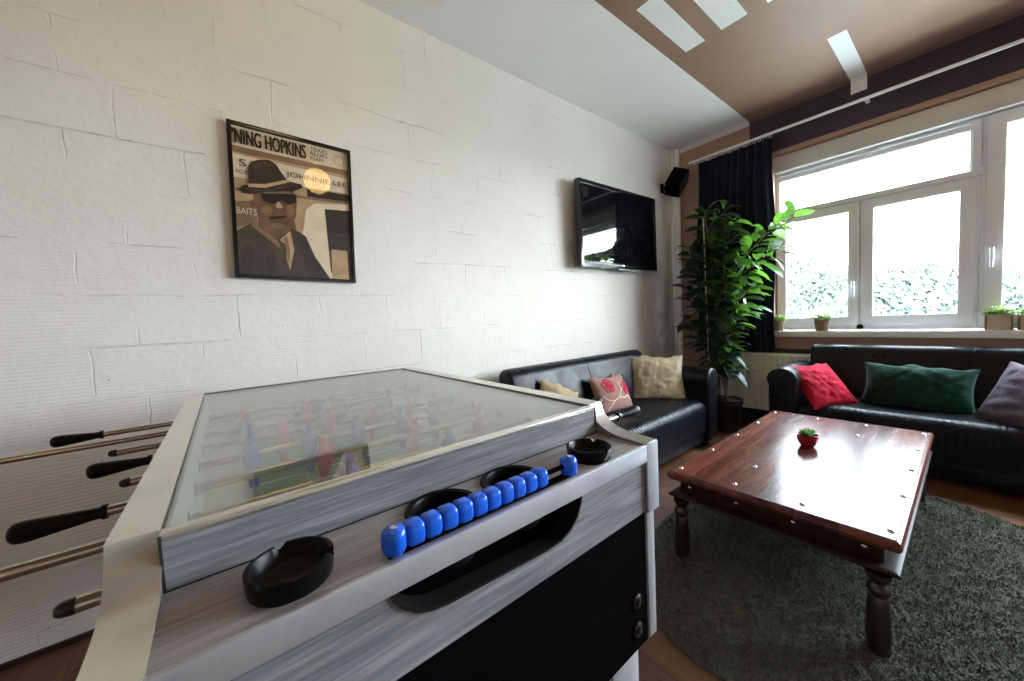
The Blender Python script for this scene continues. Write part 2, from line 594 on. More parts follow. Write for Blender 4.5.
def tube(pts, rad, n=10, bm=None, mi=0):
    pts = [Vector(p) for p in pts]
    rs = rad if isinstance(rad, (list, tuple)) else [rad] * len(pts)
    rings = []
    ref = None
    for i, p in enumerate(pts):
        d = (pts[min(i + 1, len(pts) - 1)] - pts[max(i - 1, 0)]).normalized()
        if ref is None:
            ref = d.orthogonal().normalized()
        ref = (ref - d * ref.dot(d)).normalized()
        s = d.cross(ref)
        rings.append([p + rs[i] * (math.cos(2 * math.pi * k / n) * ref + math.sin(2 * math.pi * k / n) * s) for k in range(n)])
    return loft(rings, True, bm, mi)


def obj(name, bm, mat, parent=None, smooth=35, off=None):
    me = bpy.data.meshes.new(name)
    if off is not None:
        bmesh.ops.translate(bm, verts=bm.verts[:], vec=off)
    bm.to_mesh(me)
    bm.free()
    for mm in (mat if isinstance(mat, (list, tuple)) else [mat]):
        me.materials.append(mm)
    if smooth:
        me.polygons.foreach_set('use_smooth', [True] * len(me.polygons))
        me.set_sharp_from_angle(angle=R(smooth))
    o = bpy.data.objects.new(name, me)
    C.objects.link(o)
    if parent is not None:
        o.parent = parent
    return o


def pyobj(name, verts, faces, mat, parent=None, smooth=True, idx=None):
    me = bpy.data.meshes.new(name)
    me.from_pydata(verts, [], faces)
    for mm in (mat if isinstance(mat, (list, tuple)) else [mat]):
        me.materials.append(mm)
    if idx is not None:
        me.polygons.foreach_set('material_index', idx)
    if smooth:
        me.polygons.foreach_set('use_smooth', [True] * len(me.polygons))
    me.update()
    o = bpy.data.objects.new(name, me)
    C.objects.link(o)
    if parent is not None:
        o.parent = parent
    return o


def tag(o, label, cat, group=None, kind=None):
    o['label'] = label
    o['category'] = cat
    if group:
        o['group'] = group
    if kind:
        o['kind'] = kind
    return o


def thing(name, label, cat, loc=(0, 0, 0), rz=0, group=None):
    o = bpy.data.objects.new(name, None)
    o.empty_display_size = .1
    C.objects.link(o)
    o.location = loc
    o.rotation_euler = (0, 0, rz)
    return tag(o, label, cat, group)


def copy_tree(o, parent=None):
    c = o.copy()
    C.objects.link(c)
    if parent is not None:
        c.parent = parent
    for ch in list(o.children):
        copy_tree(ch, c)
    return c


def struct(name, bm, mat, parent=None, smooth=35):
    o = obj(name, bm, mat, parent, smooth)
    if parent is None:
        o['kind'] = 'structure'
    return o


def circ(cx, cy, r, n=32, ry=None):
    ry = ry or r
    return [(cx + r * math.cos(2 * math.pi * i / n), cy + ry * math.sin(2 * math.pi * i / n)) for i in range(n)]


# ------------------------------------------------------------------ the room
struct('floor', bx(XB, X + .2, YB, Y + .1, -.1, 0), M['floor'], smooth=0)
struct('wall_left', bx(XB - .1, X + .2, Y, Y + .15, 0, ZC + .1), M['blocks'], smooth=0)
struct('wall_back', bx(XB - .15, XB, YB, Y, 0, ZC + .1), M['room_paint'], smooth=0)
struct('wall_right', bx(XB - .15, X + .2, YB - .15, YB, 0, ZC + .1), M['room_paint'], smooth=0)
EDGE = 1.405
struct('ceiling_white', bx(XB, X + .2, EDGE, Y + .1, ZC, ZC + .1), M['white_paint'], smooth=0)
struct('ceiling_brown', bx(XB, X + .2, YB, EDGE, ZC, ZC + .1), M['brown_ceiling'], smooth=0)
# window wall: pink-brown field, plum band over the window, plum below the sill
WL, WR, WZ0, WZ1 = 1.215, -2.45, .90, 2.647
bm = bx(X, X + .30, WL, Y, .78, ZC, 0)
bx(X, X + .30, YB, WR, .78, ZC, bm=bm)
bx(X, X + .30, WR, WL, .78, WZ0, bm=bm)
bx(X, X + .30, EDGE, Y, 0, .78, bm=bm)
bx(X, X + .30, WR, WL, WZ1, 2.70, bm=bm)
ww = struct('wall_window', bm, M['pink_paint'], smooth=0)
bm = bx(X - .004, X + .30, WR, WL, 2.684, ZC)
bx(X - .004, X, WL, EDGE, 2.684, ZC, bm=bm)
bx(X - .004, X, YB, WR, 2.684, ZC, bm=bm)
obj('plum_band', bm, M['plum_paint'], ww, 0)
obj('plum_dado', bx(X - .004, X + .30, YB, EDGE + .3, 0, .78), M['plum_paint'], ww, 0)
obj('stripe_end', bx(X - .0055, X - .0042, .557, .656, 2.942, 3.034), M['white_paint'], ww, 0)
# cove along the white strip, shadow strip along the brown one, pipe chase in the corner
struct('trim_1', prism([(X - .05, ZC), (X, ZC - .035), (X, ZC)], 'y', EDGE, Y), M['white_paint'], smooth=0)
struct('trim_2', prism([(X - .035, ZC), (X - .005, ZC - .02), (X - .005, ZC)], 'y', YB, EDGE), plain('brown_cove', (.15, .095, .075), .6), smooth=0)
obj('stripe_end', prism([(X - .0365, ZC - .0002), (X - .0060, ZC - .0212), (X - .0042, ZC - .0212), (X - .034, ZC - .0002)], 'y', .557, .656), M['white_paint'], ww, 0)
bm = bx(X - .10, X - .001, Y - .035, Y, 0, ZC, .015)
lathe([(.028, 0), (.028, ZC)], 16, (X - .045, Y - .055, 0), bm)
struct('trim_3', bm, M['white_paint'])
struct('shadow_gap_left', bx(XB, X, Y - .012, Y, 0, .022), M['gap_shade'], smooth=0)  # dark strip standing in for the shadow gap at the wall foot
# shutter casing in the top of the opening
struct('trim_4', bx(X + .03, X + .30, WR, WL, 2.487, 2.638, .006), M['blind_box'])
struct('trim_5', prism([(X - .012, 2.684), (X - .012, 2.655), (X + .02, 2.648), (X + .02, 2.684)], 'y', WR, WL), M['pink_paint'], smooth=0)
# sill
struct('trim_6', bx(X - .052, X + .16, WR, WL - .002, .898, .953, .006), M['sill'])

# windows -----------------------------------------------------------
XG = 4.404
FB = .956


def frame_ring(y0, y1, z0, z1, ty, tz, x0, x1, bev=.006, bm=None, tzb=None):
    """rectangular frame, outer size given, profile widths ty (sides), tz (top) and tzb (bottom)"""
    tzb = tz if tzb is None else tzb
    outer = [(y0, z0), (y1, z0), (y1, z1), (y0, z1)]
    inner = [(y0 + ty, z0 + tzb), (y1 - ty, z0 + tzb), (y1 - ty, z1 - tz), (y0 + ty, z1 - tz)]
    return prism(outer, 'x', x0, x1, [inner], bev, 2, bm)


def sash(parent, name, y0, y1, z0, z1, t, x0, x1, handle=None):
    s = obj(name, frame_ring(y0, y1, z0, z1, t, t, x0, x1), M['upvc'], parent)
    obj('pane', bx((x0 + x1) / 2 - .003, (x0 + x1) / 2 + .003, y0 + t - .006, y1 - t + .006, z0 + t - .006, z1 - t + .006), M['pane'], s, 0)
    g = frame_ring(y0 + t - .004, y1 - t + .004, z0 + t - .004, z1 - t + .004, .006, .006, x0 + .006, x0 + .03, 0)
    obj('seal', g, plain('seal_grey', (.30, .31, .33), .5), s, 0)
    if handle:
        hy, hz = handle
        hb = bx(x0 - .008, x0, hy - .014, hy + .014, hz - .035, hz + .035, .003)
        lathe([(.009, 0), (.009, .04)], 12, bm=hb, mtx=along((x0 - .006, hy, hz + .012), (-1, 0, 0)))
        tube([(x0 - .044, hy, hz + .018), (x0 - .05, hy, hz), (x0 - .05, hy, hz - .05), (x0 - .047, hy, hz - .115)], [.010, .0115, .0105, .0085], 10, hb)
        obj('window_handle', hb, M['upvc'], s)
    return s


win = thing('window_1', 'white three-part window', 'window')
win['kind'] = 'structure'
del win['label'], win['category']
YM = -.03
bm = frame_ring(YM, 1.243, FB, 2.52, .055, .055, XG - .03, XG + .06, .006)
bx(XG - .03, XG + .06, YM + .02, 1.2, 2.055, 2.105, .004, bm=bm)
bx(XG - .03, XG + .06, .578, .628, FB, 2.07, .004, bm=bm)
obj('window_frame', bm, M['upvc'], win)
sash(win, 'fanlight_sash', -.028, 1.226, 2.075, 2.455, .044, XG - .05, XG + .02)
sash(win, 'casement_sash', .607, 1.205, 1.00, 2.068, .072, XG - .055, XG + .02, (.640, 1.36))
sash(win, 'casement_sash', -.012, .600, 1.00, 2.068, .076, XG - .055, XG + .02)
hb = bx(XG - .062, XG - .028, -.04, -.018, 2.075, 2.135, .003)
obj('hinge_cover', hb, M['upvc'], win)
hb = bx(XG - .062, XG - .028, -.04, -.018, 1.075, 1.085, .003)
obj('hinge_cover', hb, M['upvc'], win)
win2 = bpy.data.objects.new('window_2', None)
C.objects.link(win2)
win2['kind'] = 'structure'
obj('window_frame', frame_ring(WR - .02, YM, FB, 2.52, .055, .055, XG - .03, XG + .06), M['upvc'], win2)
sash(win2, 'casement_sash', -1.22, -.053, 1.00, 2.475, .082, XG - .055, XG + .02, (-.085, 1.52))
sash(win2, 'casement_sash', WR + .03, -1.235, 1.00, 2.475, .082, XG - .055, XG + .02)

# outside -----------------------------------------------------------
struct('ground', bx(X + 1, 160, -110, 110, -4.2, -4.0), plain('pale_ground', (.50, .51, .47), .9, var=.1, vs=.2), smooth=0)


def leaf_quads(pts, size, spread, V, F, n=5):
    for p in pts:
        for _ in range(n):
            d = Vector(rng.normal(0, 1, 3)).normalized()
            a = d.orthogonal().normalized()
            b = d.cross(a)
            s = size * rng.uniform(.6, 1.3)
            q = Vector(p) + Vector(rng.normal(0, spread, 3))
            k = len(V)
            V += [q - a * s, q - b * s * .45, q + a * s, q + b * s * .45]
            F.append((k, k + 1, k + 2, k + 3))


M['far_leaf'] = plain('far_leaf', (.125, .16, .14), .8, var=.15, vs=.6)
M['far_bark'] = plain('far_bark', (.12, .10, .08), .9)
for i, (tx, ty, r, top, lab) in enumerate([
        (20, 4.9, 1.45, 3.7, 'pale bushy tree outside, leftmost beyond the window panes'),
        (27, 4.2, 1.6, 3.6, 'pale tree outside seen through the right part of the left casement'),
        (20, 1.25, 1.25, 2.9, 'low pale tree outside seen through the middle casement'),
        (27, -1.1, 1.3, 2.7, 'low pale tree outside seen through the right-hand pane')]):
    t = thing('leafy_tree', lab, 'tree', (tx, ty, -4), 0, 'trees outside the window')
    zc = top + 4 - r
    V, F = [], []
    pts = []
    for _ in range(420):
        d = Vector(rng.normal(0, 1, 3)).normalized()
        rr = r * rng.uniform(.55, 1.0) ** .5
        lump = 1 + .18 * math.sin(5 * d.x + i) * math.cos(4 * d.y + 2 * d.z)
        pts.append((d.x * rr * lump, d.y * rr * 1.15 * lump, zc - .2 + d.z * rr * .85 * lump))
    leaf_quads(pts, .13, .2, V, F, 14)
    pyobj('crown', V, F, M['far_leaf'], t, False)
    obj('trunk', tube([(0, 0, 0), (.1, .05, zc * .5), (0, 0, zc)], [.22, .16, .08], 10), M['far_bark'], t)

# ceiling globes (the first shows as a disc in the poster glass, the rest are added fill) ---------
for (lx, ly), lab in zip(((.90, -.24), (.20, 1.02), (-1.35, -1.6), (2.3, -2.2)), (
        'lit round globe lamp hanging under the brown ceiling above the football table',
        'added globe lamp out of view, warming the upper white block wall',
        'added globe lamp out of view, filling the back corner of the room',
        'added globe lamp out of view, filling the window side of the room')):
    t = thing('globe_lamp', lab, 'lamp', (lx, ly, ZC), 0, 'globe lamps on the brown ceiling')
    obj('ceiling_rose', lathe([(.05, 0), (.05, -.015), (.02, -.028), (0, -.028)], 24), M['steel'], t)
    obj('stem', lathe([(.008, -.02), (.008, -.075)], 10), M['steel'], t)
    prof = [(.135 * math.sin(a), -.20 - .135 * math.cos(a)) for a in [math.pi * k / 16 for k in range(17)]]
    obj('globe', lathe(prof, 32, ends=False), M['globe'], t)


# ------------------------------------------------------------------ football table
FT = thing('football_table', 'grey wood-grain table football game with glass top and long player rods', 'table football', (-.0788, .5378, 0), .0108)
W_, L_ = .746, 1.20
cx_, cy_ = .373, .60
# put the empty at the middle of the table's footprint
ca, sa = math.cos(.0108), math.sin(.0108)
FT.location = (-.0788 + ca * cx_ - sa * cy_, .5378 + sa * cx_ + ca * cy_, 0)
OFF = (-cx_, -cy_, 0)


def ft(name, bm, mat, parent=None, smooth=35):
    return obj(name, bm, mat, parent if parent is not None else FT, smooth, OFF)


sw = [(.016, .983), (.011, .968), (.004, .956), (-.006, .945), (-.020, .9355), (-.038, .929), (-.060, .9255), (-.090, .9235), (-.130, .9225)]
prof = sw + [(-.130, .775)] + [(L_ + .130, .775)] + [(L_ - v, z) for v, z in sw[::-1]]
for s, (u0, u1, l0, l1) in enumerate(((-.040, 0, -.030, -.002), (W_, W_ + .040, W_ + .002, W_ + .030))):
    p = ft('side_panel', prism(prof, 'x', u0, u1, bev=.0015, seg=1), M['grey_ash_y'])
    # foil capping that follows the swooping edge
    cap = [(v, z + .0018) for v, z in sw] + [(v - .0, z - .001) for v, z in sw[::-1]]
    cp = sw[0][0]
    top = [(v, z) for v, z in sw] 
    path = top[::-1] + [(L_ - v, z) for v, z in top]
    ring_hi = [(v, z + .002) for v, z in path]
    poly = ring_hi + [(v, z - .001) for v, z in path[::-1]]
    ft('edge_capping', prism(poly, 'x', u0 - .0015, u1 + .0015), M['foil'], p, 30)
    ft('front_capping', bx(u0 - .001, u1 + .001, -.1325, -.129, .775, .9235, .001), M['brushed'], p)
    lo = ft('side_apron', bx(l0, l1, -.126, L_ + .126, .49, .775, .002), M['grey_ash_z'])
    for k in range(8):
        vv = .085 + .1517 * k
        inner = u1 if s == 0 else u0
        dr = 1 if s == 0 else -1
        wsh = lathe([(.021, 0), (.021, .004), (.014, .007), (.009, .007)], 20, mtx=along((inner, vv, .90), (dr, 0, 0)))
        ft('rod_bearing', wsh, plain('bearing_grey', (.16, .17, .17), .5) if k == 0 else bpy.data.materials['bearing_grey'], p)
# ends: raised panels, ledges, lips, fronts (near end and far end mirrored)
for far in (False, True):
    def fv(a, b):
        return (L_ - b, L_ - a) if far else (a, b)
    v0, v1 = fv(0, .02)
    e = ft('end_panel', bx(0.0006, W_ - .0006, v0, v1, .80, .977, .0008, 1), M['grey_ash_x'])
    ft('panel_capping', bx(.001, W_ - .001, v0, v1, .9772, .984, .001), M['foil'], e)
    v0, v1 = fv(-.0016, -.0001)
    sm_ = bx(.0004, .0030, v0, v1, .9205, .9838)
    bx(W_ - .0022, W_ - .0004, v0, v1, .9205, .9838, bm=sm_)
    bx(.003, W_ - .003, v0 - .0003, v1, .9201, .9216, bm=sm_)
    ft('panel_seam', sm_, M['black_seal'], e, 0)
    v0, v1 = fv(-.124, -.0018)
    holes = [] if far else [circ(.312, -.055, .046), circ(.446, -.055, .046)]
    ld = ft('end_shelf', prism([(0.0006, v0), (W_ - .0006, v0), (W_ - .0006, v1), (0.0006, v1)], 'z', .902, .920, holes), M['taupe_ash'], None, 0)
    v0, v1 = fv(-.1325, -.1242)
    ft('shelf_lip', bx(0.001, W_ - .001, v0, v1, .887, .9225, .0012), M['brushed'])
    v0, v1 = fv(-.124, -.106)
    if far:
        ft('front_board', bx(0, W_, v0, v1, .776, .9), M['grey_ash_x'], None, 0)
    else:
        arc = [(.198, .890), (.203, .876), (.214, .860), (.230, .846), (.252, .836), (.280, .832), (.455, .822), (.488, .824), (.512, .834), (.530, .850), (.541, .872), (.545, .890)]
        poly = [(0, .776), (W_, .776), (W_, .9018), (.56, .9018)] + [(.5452, .9018)] + arc[::-1] + [(.1978, .9018)] + [(.18, .9018), (0, .9018)]
        ft('front_board', prism(poly, 'y', v0, v1, holes=[[(.02, .779), (.022, .779), (.022, .781)]]), M['grey_ash_x'], None, 0)
        rim = []
        a2 = [(u + (0.370 - u) * .02, z + (.90 - z) * .055) for u, z in arc]
        ft('ball_return_rim', prism(arc + a2[::-1], 'y', v0 - .003, v1 + .01), M['black_plastic'])
        tr = bx(.19, .555, v1 - .001, v1 + .006, .815, .9, .001)
        bx(.19, .555, v1 + .07, v1 + .08, .80, .9, bm=tr)
        bx(.19, .555, v0 + .004, v1 + .08, .812, .82, bm=tr)
        bx(.185, .192, v1, v1 + .08, .80, .9, bm=tr)
        bx(.55, .557, v1, v1 + .08, .80, .9, bm=tr)
        tr.free()
        tr = bx(.19, .555, v1 + .072, v1 + .08, .80, .8985)
        prism([(v1 + .0012, .815), (v1 + .075, .845), (v1 + .075, .838), (v1 + .0012, .806)], 'x', .19, .555, bm=tr)
        bx(.185, .192, v1 + .001, v1 + .08, .80, .8985, bm=tr)
        bx(.553, .56, v1 + .001, v1 + .08, .80, .8985, bm=tr)
        ft('ball_return_tray', tr, M['matt_black'], None, 0)
    v0, v1 = fv(-.122, -.108)
    blk = ft('coin_door' if not far else 'rear_door', bx(0, W_, v0, v1, .487, .7755, .001), M['matt_black'])
    if not far:
        for uz in (.597, .535):
            lkk = lathe([(.0155, 0), (.0155, .004), (.012, .0065), (.0075, .0065), (.0075, .009), (.006, .0095), (.0001, .0095)], 24, mtx=along((.705, v0, uz), (0, -1, 0)))
            lo = ft('door_lock', lkk, M['black_plastic'], blk)
            ft('key_slot', bx(.7042, .7058, v0 - .0102, v0 - .009, uz - .004, uz + .004), M['steel'], lo, 0)
# cups set in the shelf holes
for cu in (.312, .446):
    c = lathe([(.0575, .9195), (.0575, .9225), (.054, .9245), (.047, .9235), (.0445, .918), (.044, .858), (.0001, .856), (.0001, .853), (.0455, .853), (.0457, .9195)], 40, (cu, -.055, 0), ends=False)
    ft('ball_cup', c, M['ash_black'])
# goal counter: rail, end posts and ten beads
cnt = ft('goal_counter', bx(.206, .540, -.118, -.103, .9202, .9235, .001), M['matt_black'])
ft('counter_rod', tube([(.216, -.1105, .9400), (.528, -.1105, .9400)], .0042, 12), M['matt_black'], cnt)


def bead(u, wd, hh, dp, z0):
    rings = []
    for f, s in ((-1, .72), (-.82, .93), (-.5, 1.0), (.5, 1.0), (.82, .93), (1, .72)):
        ring = []
        for k in range(24):
            a = 2 * math.pi * k / 24
            c, s_ = math.cos(a), math.sin(a)
            p = (abs(c) ** 4.2 + abs(s_) ** 4.2) ** (-1 / 4.2)
            ring.append((u + f * wd / 2, -.1105 + c * p * s * dp / 2, z0 + hh / 2 + s_ * p * s * hh / 2))
        rings.append(ring)
    return loft(rings)


for k in range(10):
    ft('counter_bead', bead(.241 + .024 * k, .0232, .0285, .0265, .9245), M['bead_blue'], cnt, 50)
for u in (.216, .528):
    pbm = lathe([(.011, .9225), (.011, .9245), (.0142, .927), (.0155, .932), (.0155, .9445), (.0142, .950), (.011, .953), (.0001, .9535)], 24, (u, -.1105, 0))
    pst = ft('counter_post', pbm, M['bead_blue'], cnt, 50)
    ft('post_screw', lathe([(.0045, .9530), (.0045, .9547), (.0025, .9547), (.0001, .9537)], 14, (u, -.1105, 0)), M['steel'], pst)
# field
fb = bx(0.0005, W_ - .0005, .0205, L_ - .0205, .775, .80)
fl = ft('playing_field', fb, M['pitch'], None, 0)
lines = bx(.0006, .10, .021, L_ - .021, .80, .8012)
bx(W_ - .10, W_ - .0006, .021, L_ - .021, .80, .8012, bm=lines)
bx(.10, W_ - .10, .5965, .6035, .80, .8012, bm=lines)
for v in (.18, L_ - .18):
    bx(.22, W_ - .22, v - .003, v + .003, .80, .8012, bm=lines)
ft('field_markings', lines, M['pitch_line'], fl, 0)
for u0, u1 in ((.0003, .006), (W_ - .006, W_ - .0003)):
    ft('inner_lining', bx(u0, u1, .0205, L_ - .0205, .80, .974), M['inner_white'], None, 0)
for v0, v1, nm in ((.0205, .026, 'inner_end'), (L_ - .026, L_ - .0205, 'inner_end')):
    e = ft(nm, bx(.006, W_ - .006, v0, v1, .80, .972), M['inner_white'], None, 0)
    ft('goal_mouth', bx(.27, .476, v0 - .0004 if v0 > .5 else v1 - .001, v0 + .001 if v0 > .5 else v1 + .0004, .801, .88), M['matt_black'], e, 0)
gl = ft('glass_top', bx(.002, W_ - .002, .0205, L_ - .0205, .9765, .9815), M['table_glass'], None, 0)
bm = bx(-.0002, .0028, .02, L_ - .02, .9766, .9832)
bx(W_ - .0028, W_ + .0002, .02, L_ - .02, .9766, .9832, bm=bm)
bx(.003, W_ - .003, L_ - .0208, L_ - .018, .9766, .9832, bm=bm)
ft('glass_gasket', bm, M['black_seal'], None, 0)
# body and legs
ft('cabinet', bx(.004, W_ - .004, -.10, L_ + .10, .50, .772), M['matt_black'], None, 0)
for u in (.004, .648):
    for v in (-.10, L_ + .005):
        lg = ft('leg', bx(u, u + .094, v, v + .094, .03, .50, .003), M['grey_ash_z'])
        ft('levelling_foot', lathe([(.03, 0), (.03, .012), (.012, .016), (.012, .03)], 20, (u + .047, v + .047, 0)), M['black_plastic'], lg)
# rods and players
FIG = [(-.0760, .0100, .0135), (-.0640, .0105, .0125), (-.0480, .0100, .0085), (-.034, .0115, .0095), (-.020, .0165, .0125), (-.004, .0200, .0135), (.010, .0195, .0125), (.019, .0165, .0105),
       (.0235, .0075, .0075), (.027, .0085, .0085), (.033, .0115, .0110), (.041, .0115, .0110), (.0465, .0085, .0085), (.0485, .0003, .0003)]


def figure(u, v, z, tilt):
    rings = []
    for h, a, b in FIG:
        ring = []
        for k in range(14):
            t_ = 2 * math.pi * k / 14
            c, s_ = math.cos(t_), math.sin(t_)
            p = (abs(c) ** 2.6 + abs(s_) ** 2.6) ** (-1 / 2.6)
            x_, y_, z_ = c * p * a, s_ * p * b, h
            ct, st_ = math.cos(tilt), math.sin(tilt)
            ring.append((u + x_, v + y_ * ct - z_ * st_, z + y_ * st_ + z_ * ct))
        rings.append(ring)
    return loft(rings)


X0 = .0788
GS = .9
grip_prof = [(r_ * .95, z_ * GS) for r_, z_ in [(.0088, 0), (.0135, .001), (.0135, .008), (.0105, .011), (.0105, .02), (.0125, .04), (.0155, .07), (.0178, .092), (.0182, .104), (.0165, .113), (.011, .118), (.0001, .119)]]
rods = [  # tip or grip per side: (left x, left kind, right x, right kind, colour, players in world x)
    (-.160, 'tip', .868, 'grip', 'man_blue', (.29,)),
    (-.300, 'tip', .885, 'grip', 'man_blue', (.17, .40)),
    (-.186, 'grip', .800, 'tip', 'man_red', (.155, .375, .588)),
    (-.181, 'tip', .850, 'grip', 'man_blue', (.024, .147, .274, .399, .508)),
    (-.164, 'grip', .800, 'tip', 'man_red', (.106, .230, .356, .491, .596)),
    (-.248, 'tip', .800, 'grip', 'man_blue', (.030, .245, .470)),
    (-.540, 'grip', .770, 'tip', 'man_red', (.030, .215)),
    (-.324, 'grip', .790, 'tip', 'man_red', (.345,)),
]
for k, (lx, lkind, rx, rkind, colr, men) in enumerate(rods):
    v = .085 + .1517 * k
    z = .90
    l0, r0 = lx + X0, rx + X0
    rd = ft('player_rod', tube([(l0 - .002, v, z), (r0 + .002, v, z)], .0088, 16), M['chrome'])
    for x_, kind, sgn in ((l0, lkind, -1), (r0, rkind, 1)):
        if kind == 'grip':
            ft('handle', lathe(grip_prof, 24, mtx=along((x_, v, z), (sgn, 0, 0))), M['grip'], rd, 50)
        else:
            ft('rod_cap', lathe([(.0092, -.001), (.0094, .004), (.0085, .011), (.0055, .0155), (.0001, .0165)], 18, mtx=along((x_, v, z), (sgn, 0, 0))), M['black_plastic'], rd)
    tilt = [.0, .25, .12, -.08, .1, .15, -.2, .05][k]
    for mx_ in men:
        ft('player_figure', figure(mx_ + X0, v, z, tilt), M[colr], rd, 60)
    e = men[0] + X0 - .026
    sp = bmesh.new()
    for q in range(4):
        lathe([(.0084, -.0016), (.0118, 0), (.0084, .0016)], 14, bm=sp, mtx=along((e - .0075 * q, v, z), (1, 0, 0)))
    ft('buffer_spring', sp, M['steel'], rd)
tag(obj('football', lathe([(.0165 * math.sin(a), .0165 - .0165 * math.cos(a)) for a in [math.pi * i / 12 for i in range(13)]], 20, (0, 0, 0), ends=False), M['ball']),
    'small dark blue ball on the pitch under the glass of the football table', 'ball').location = (.19, .80, .8015)


# ashtrays -----------------------------------------------------------
def ashtray_mesh(r, h):
    n = 60
    prof = [(r * .93, 0), (r * .96, .002), (r, h - .004), (r, h - .001), (r - .002, h), (r - .005, h), (r - .0065, h - .002), (r - .0085, .010), (r - .016, .0055), (.0001, .0045)]
    rings = []
    for j, (rr, z) in enumerate(prof):
        ring = []
        for i in range(n):
            a = 2 * math.pi * i / n
            zz = z
            for na in (R(70), R(190), R(310)):
                dd = abs((a - na + math.pi) % (2 * math.pi) - math.pi)
                if dd < R(6.5) and z > h - .009:
                    zz = z - .0085 * math.cos(dd / R(6.5) * math.pi / 2)
            ring.append((rr * math.cos(a), rr * math.sin(a), zz))
        rings.append(ring)
    return loft(rings)


a = tag(obj('ashtray', ashtray_mesh(.0435, .0245), M['ash_black'], smooth=50), 'round black ashtray standing at the left end of the football table shelf', 'ashtray', 'ashtrays on the football table')
a.location = (.034, .466, .9202)
a.rotation_euler = (0, 0, R(30))
b_ = a.copy()
C.objects.link(b_)
b_['label'] = 'round black ashtray right of the blue goal beads on the football table'
b_.location = (.540, .462, .9202)
b_.rotation_euler = (0, 0, R(75))


# ------------------------------------------------------------------ sofas
def rounded(poly, r, n=5):
    """round the corners of a 2-D outline; r per corner"""
    out = []
    m_ = len(poly)
    for i, p in enumerate(poly):
        p = Vector(p)
        a = Vector(poly[i - 1]) - p
        b = Vector(poly[(i + 1) % m_]) - p
        rr = r[i] if isinstance(r, (list, tuple)) else r
        if rr <= 0:
            out.append(tuple(p))
            continue
        d = min(rr, a.length * .48, b.length * .48)
        s, e = p + a.normalized() * d, p + b.normalized() * d
        for k in range(n + 1):
            t_ = k / n
            out.append(tuple((1 - t_) ** 2 * s + 2 * t_ * (1 - t_) * p + t_ ** 2 * e))
    return out


def soft_prism(poly, axis, lo, hi, bev, bev2=None):
    """extruded outline with softly pillowed ends"""
    c = Vector((sum(p[0] for p in poly) / len(poly), sum(p[1] for p in poly) / len(poly)))
    rings = []

    def P(a, b, h):
        return {'x': (h, a, b), 'y': (a, h, b)}[axis]
    bev2 = bev if bev2 is None else bev2
    N = 6
    prof = []
    for k in range(N + 1):
        a = k / N * math.pi / 2
        prof.append((1 - math.cos(a), math.sin(a)))     # (axial 0..1, radial 0..1) quarter circle
    seq = [(lo + bev * ax, bev * (1 - ra)) for ax, ra in [(p[0], p[1]) for p in prof]]
    seq += [(lo + (hi - lo) * q, 0) for q in (.2, .4, .6, .8)]
    seq += [(hi - bev2 * ax, bev2 * (1 - ra)) for ax, ra in [(p[0], p[1]) for p in prof[::-1]]]
    seq.sort(key=lambda s: s[0])
    for h, inset in seq:
        ring = []
        m_ = len(poly)
        for i, p in enumerate(poly):
            p = Vector(p)
            a = (Vector(poly[i - 1]) - p)
            b = (Vector(poly[(i + 1) % m_]) - p)
            t_ = (b.normalized() - a.normalized())
            nrm = Vector((t_.y, -t_.x))
            if nrm.length > 0:
                nrm.normalize()
            if nrm.dot(c - p) < 0:
                nrm = -nrm
            q = p + nrm * inset
            ring.append(P(q.x, q.y, h))
        rings.append(ring)
    return loft(rings)


def make_sofa(label, loc, rz, HW, inset):
    t = thing('leather_sofa', label, 'sofa', loc, rz, 'black leather sofas')
    arm = [(-HW + .012, .06), (-HW + .195, .06), (-HW + .20, .55)]
    for k in range(13):
        a = -.15 + (math.pi + .3) * k / 12
        arm.append((-HW + .098 + .108 * math.cos(a), .595 + .098 * math.sin(a)))
    arm.append((-HW + .005, .55))
    for s in (1, -1):
        pl_ = [(x_ * s if s == 1 else -x_, z_) for x_, z_ in arm]
        if s == -1:
            pl_ = pl_[::-1]
        obj('armrest', soft_prism(pl_, 'y', -.385, .27, .03), M['leather'], t, 60)
    seatp = [(-.362, .15), (.16, .15), (.16, .435), (.0, .432), (-.15, .428), (-.26, .424)]
    for k in range(9):
        a = math.pi / 2 + (math.pi * .5) * k / 8
        seatp.append((-.285 + .088 * math.cos(a), .345 + .078 * math.sin(a)))
    seatp.append((-.368, .25))
    obj('seat', soft_prism(seatp, 'x', -HW + .205, HW - .205, .02), M['leather_seat'], t, 60)
    obj('base', bx(-HW + .2, HW - .2, -.345, .27, .055, .16, .01), M['leather'], t)
    backp = [(.10, .40), (.125, .55), (.165, .70), (.188, .765)]
    for k in range(9):
        a = math.pi * .93 - math.pi * .98 * k / 8
        backp.append((.268 + .078 * math.cos(a), .775 + .070 * math.sin(a)))
    backp += [(.345, .62), (.345, .12), (.15, .12)]
    for x0, x1, b0, b1 in ((-HW + inset, -.0006, .03, .004), (.0006, HW - inset, .004, .03)):
        obj('backrest', soft_prism(backp, 'x', x0, x1, b0, b1), M['leather'], t, 60)
    for sx in (-1, 1):
        for sy in (-.30, .22):
            obj('foot', lathe([(.028, 0), (.034, .02), (.034, .056)], 18, (sx * (HW - .10), sy, 0)), M['rosewood_dark'], t)
    return t


make_sofa('black leather sofa along the white block wall, behind the football table', (2.305, 1.755, 0), 0, 1.06, .245)
make_sofa('black leather sofa under the window, in front of the radiator', (3.872, -.02, 0), R(-90), 1.06, .158)


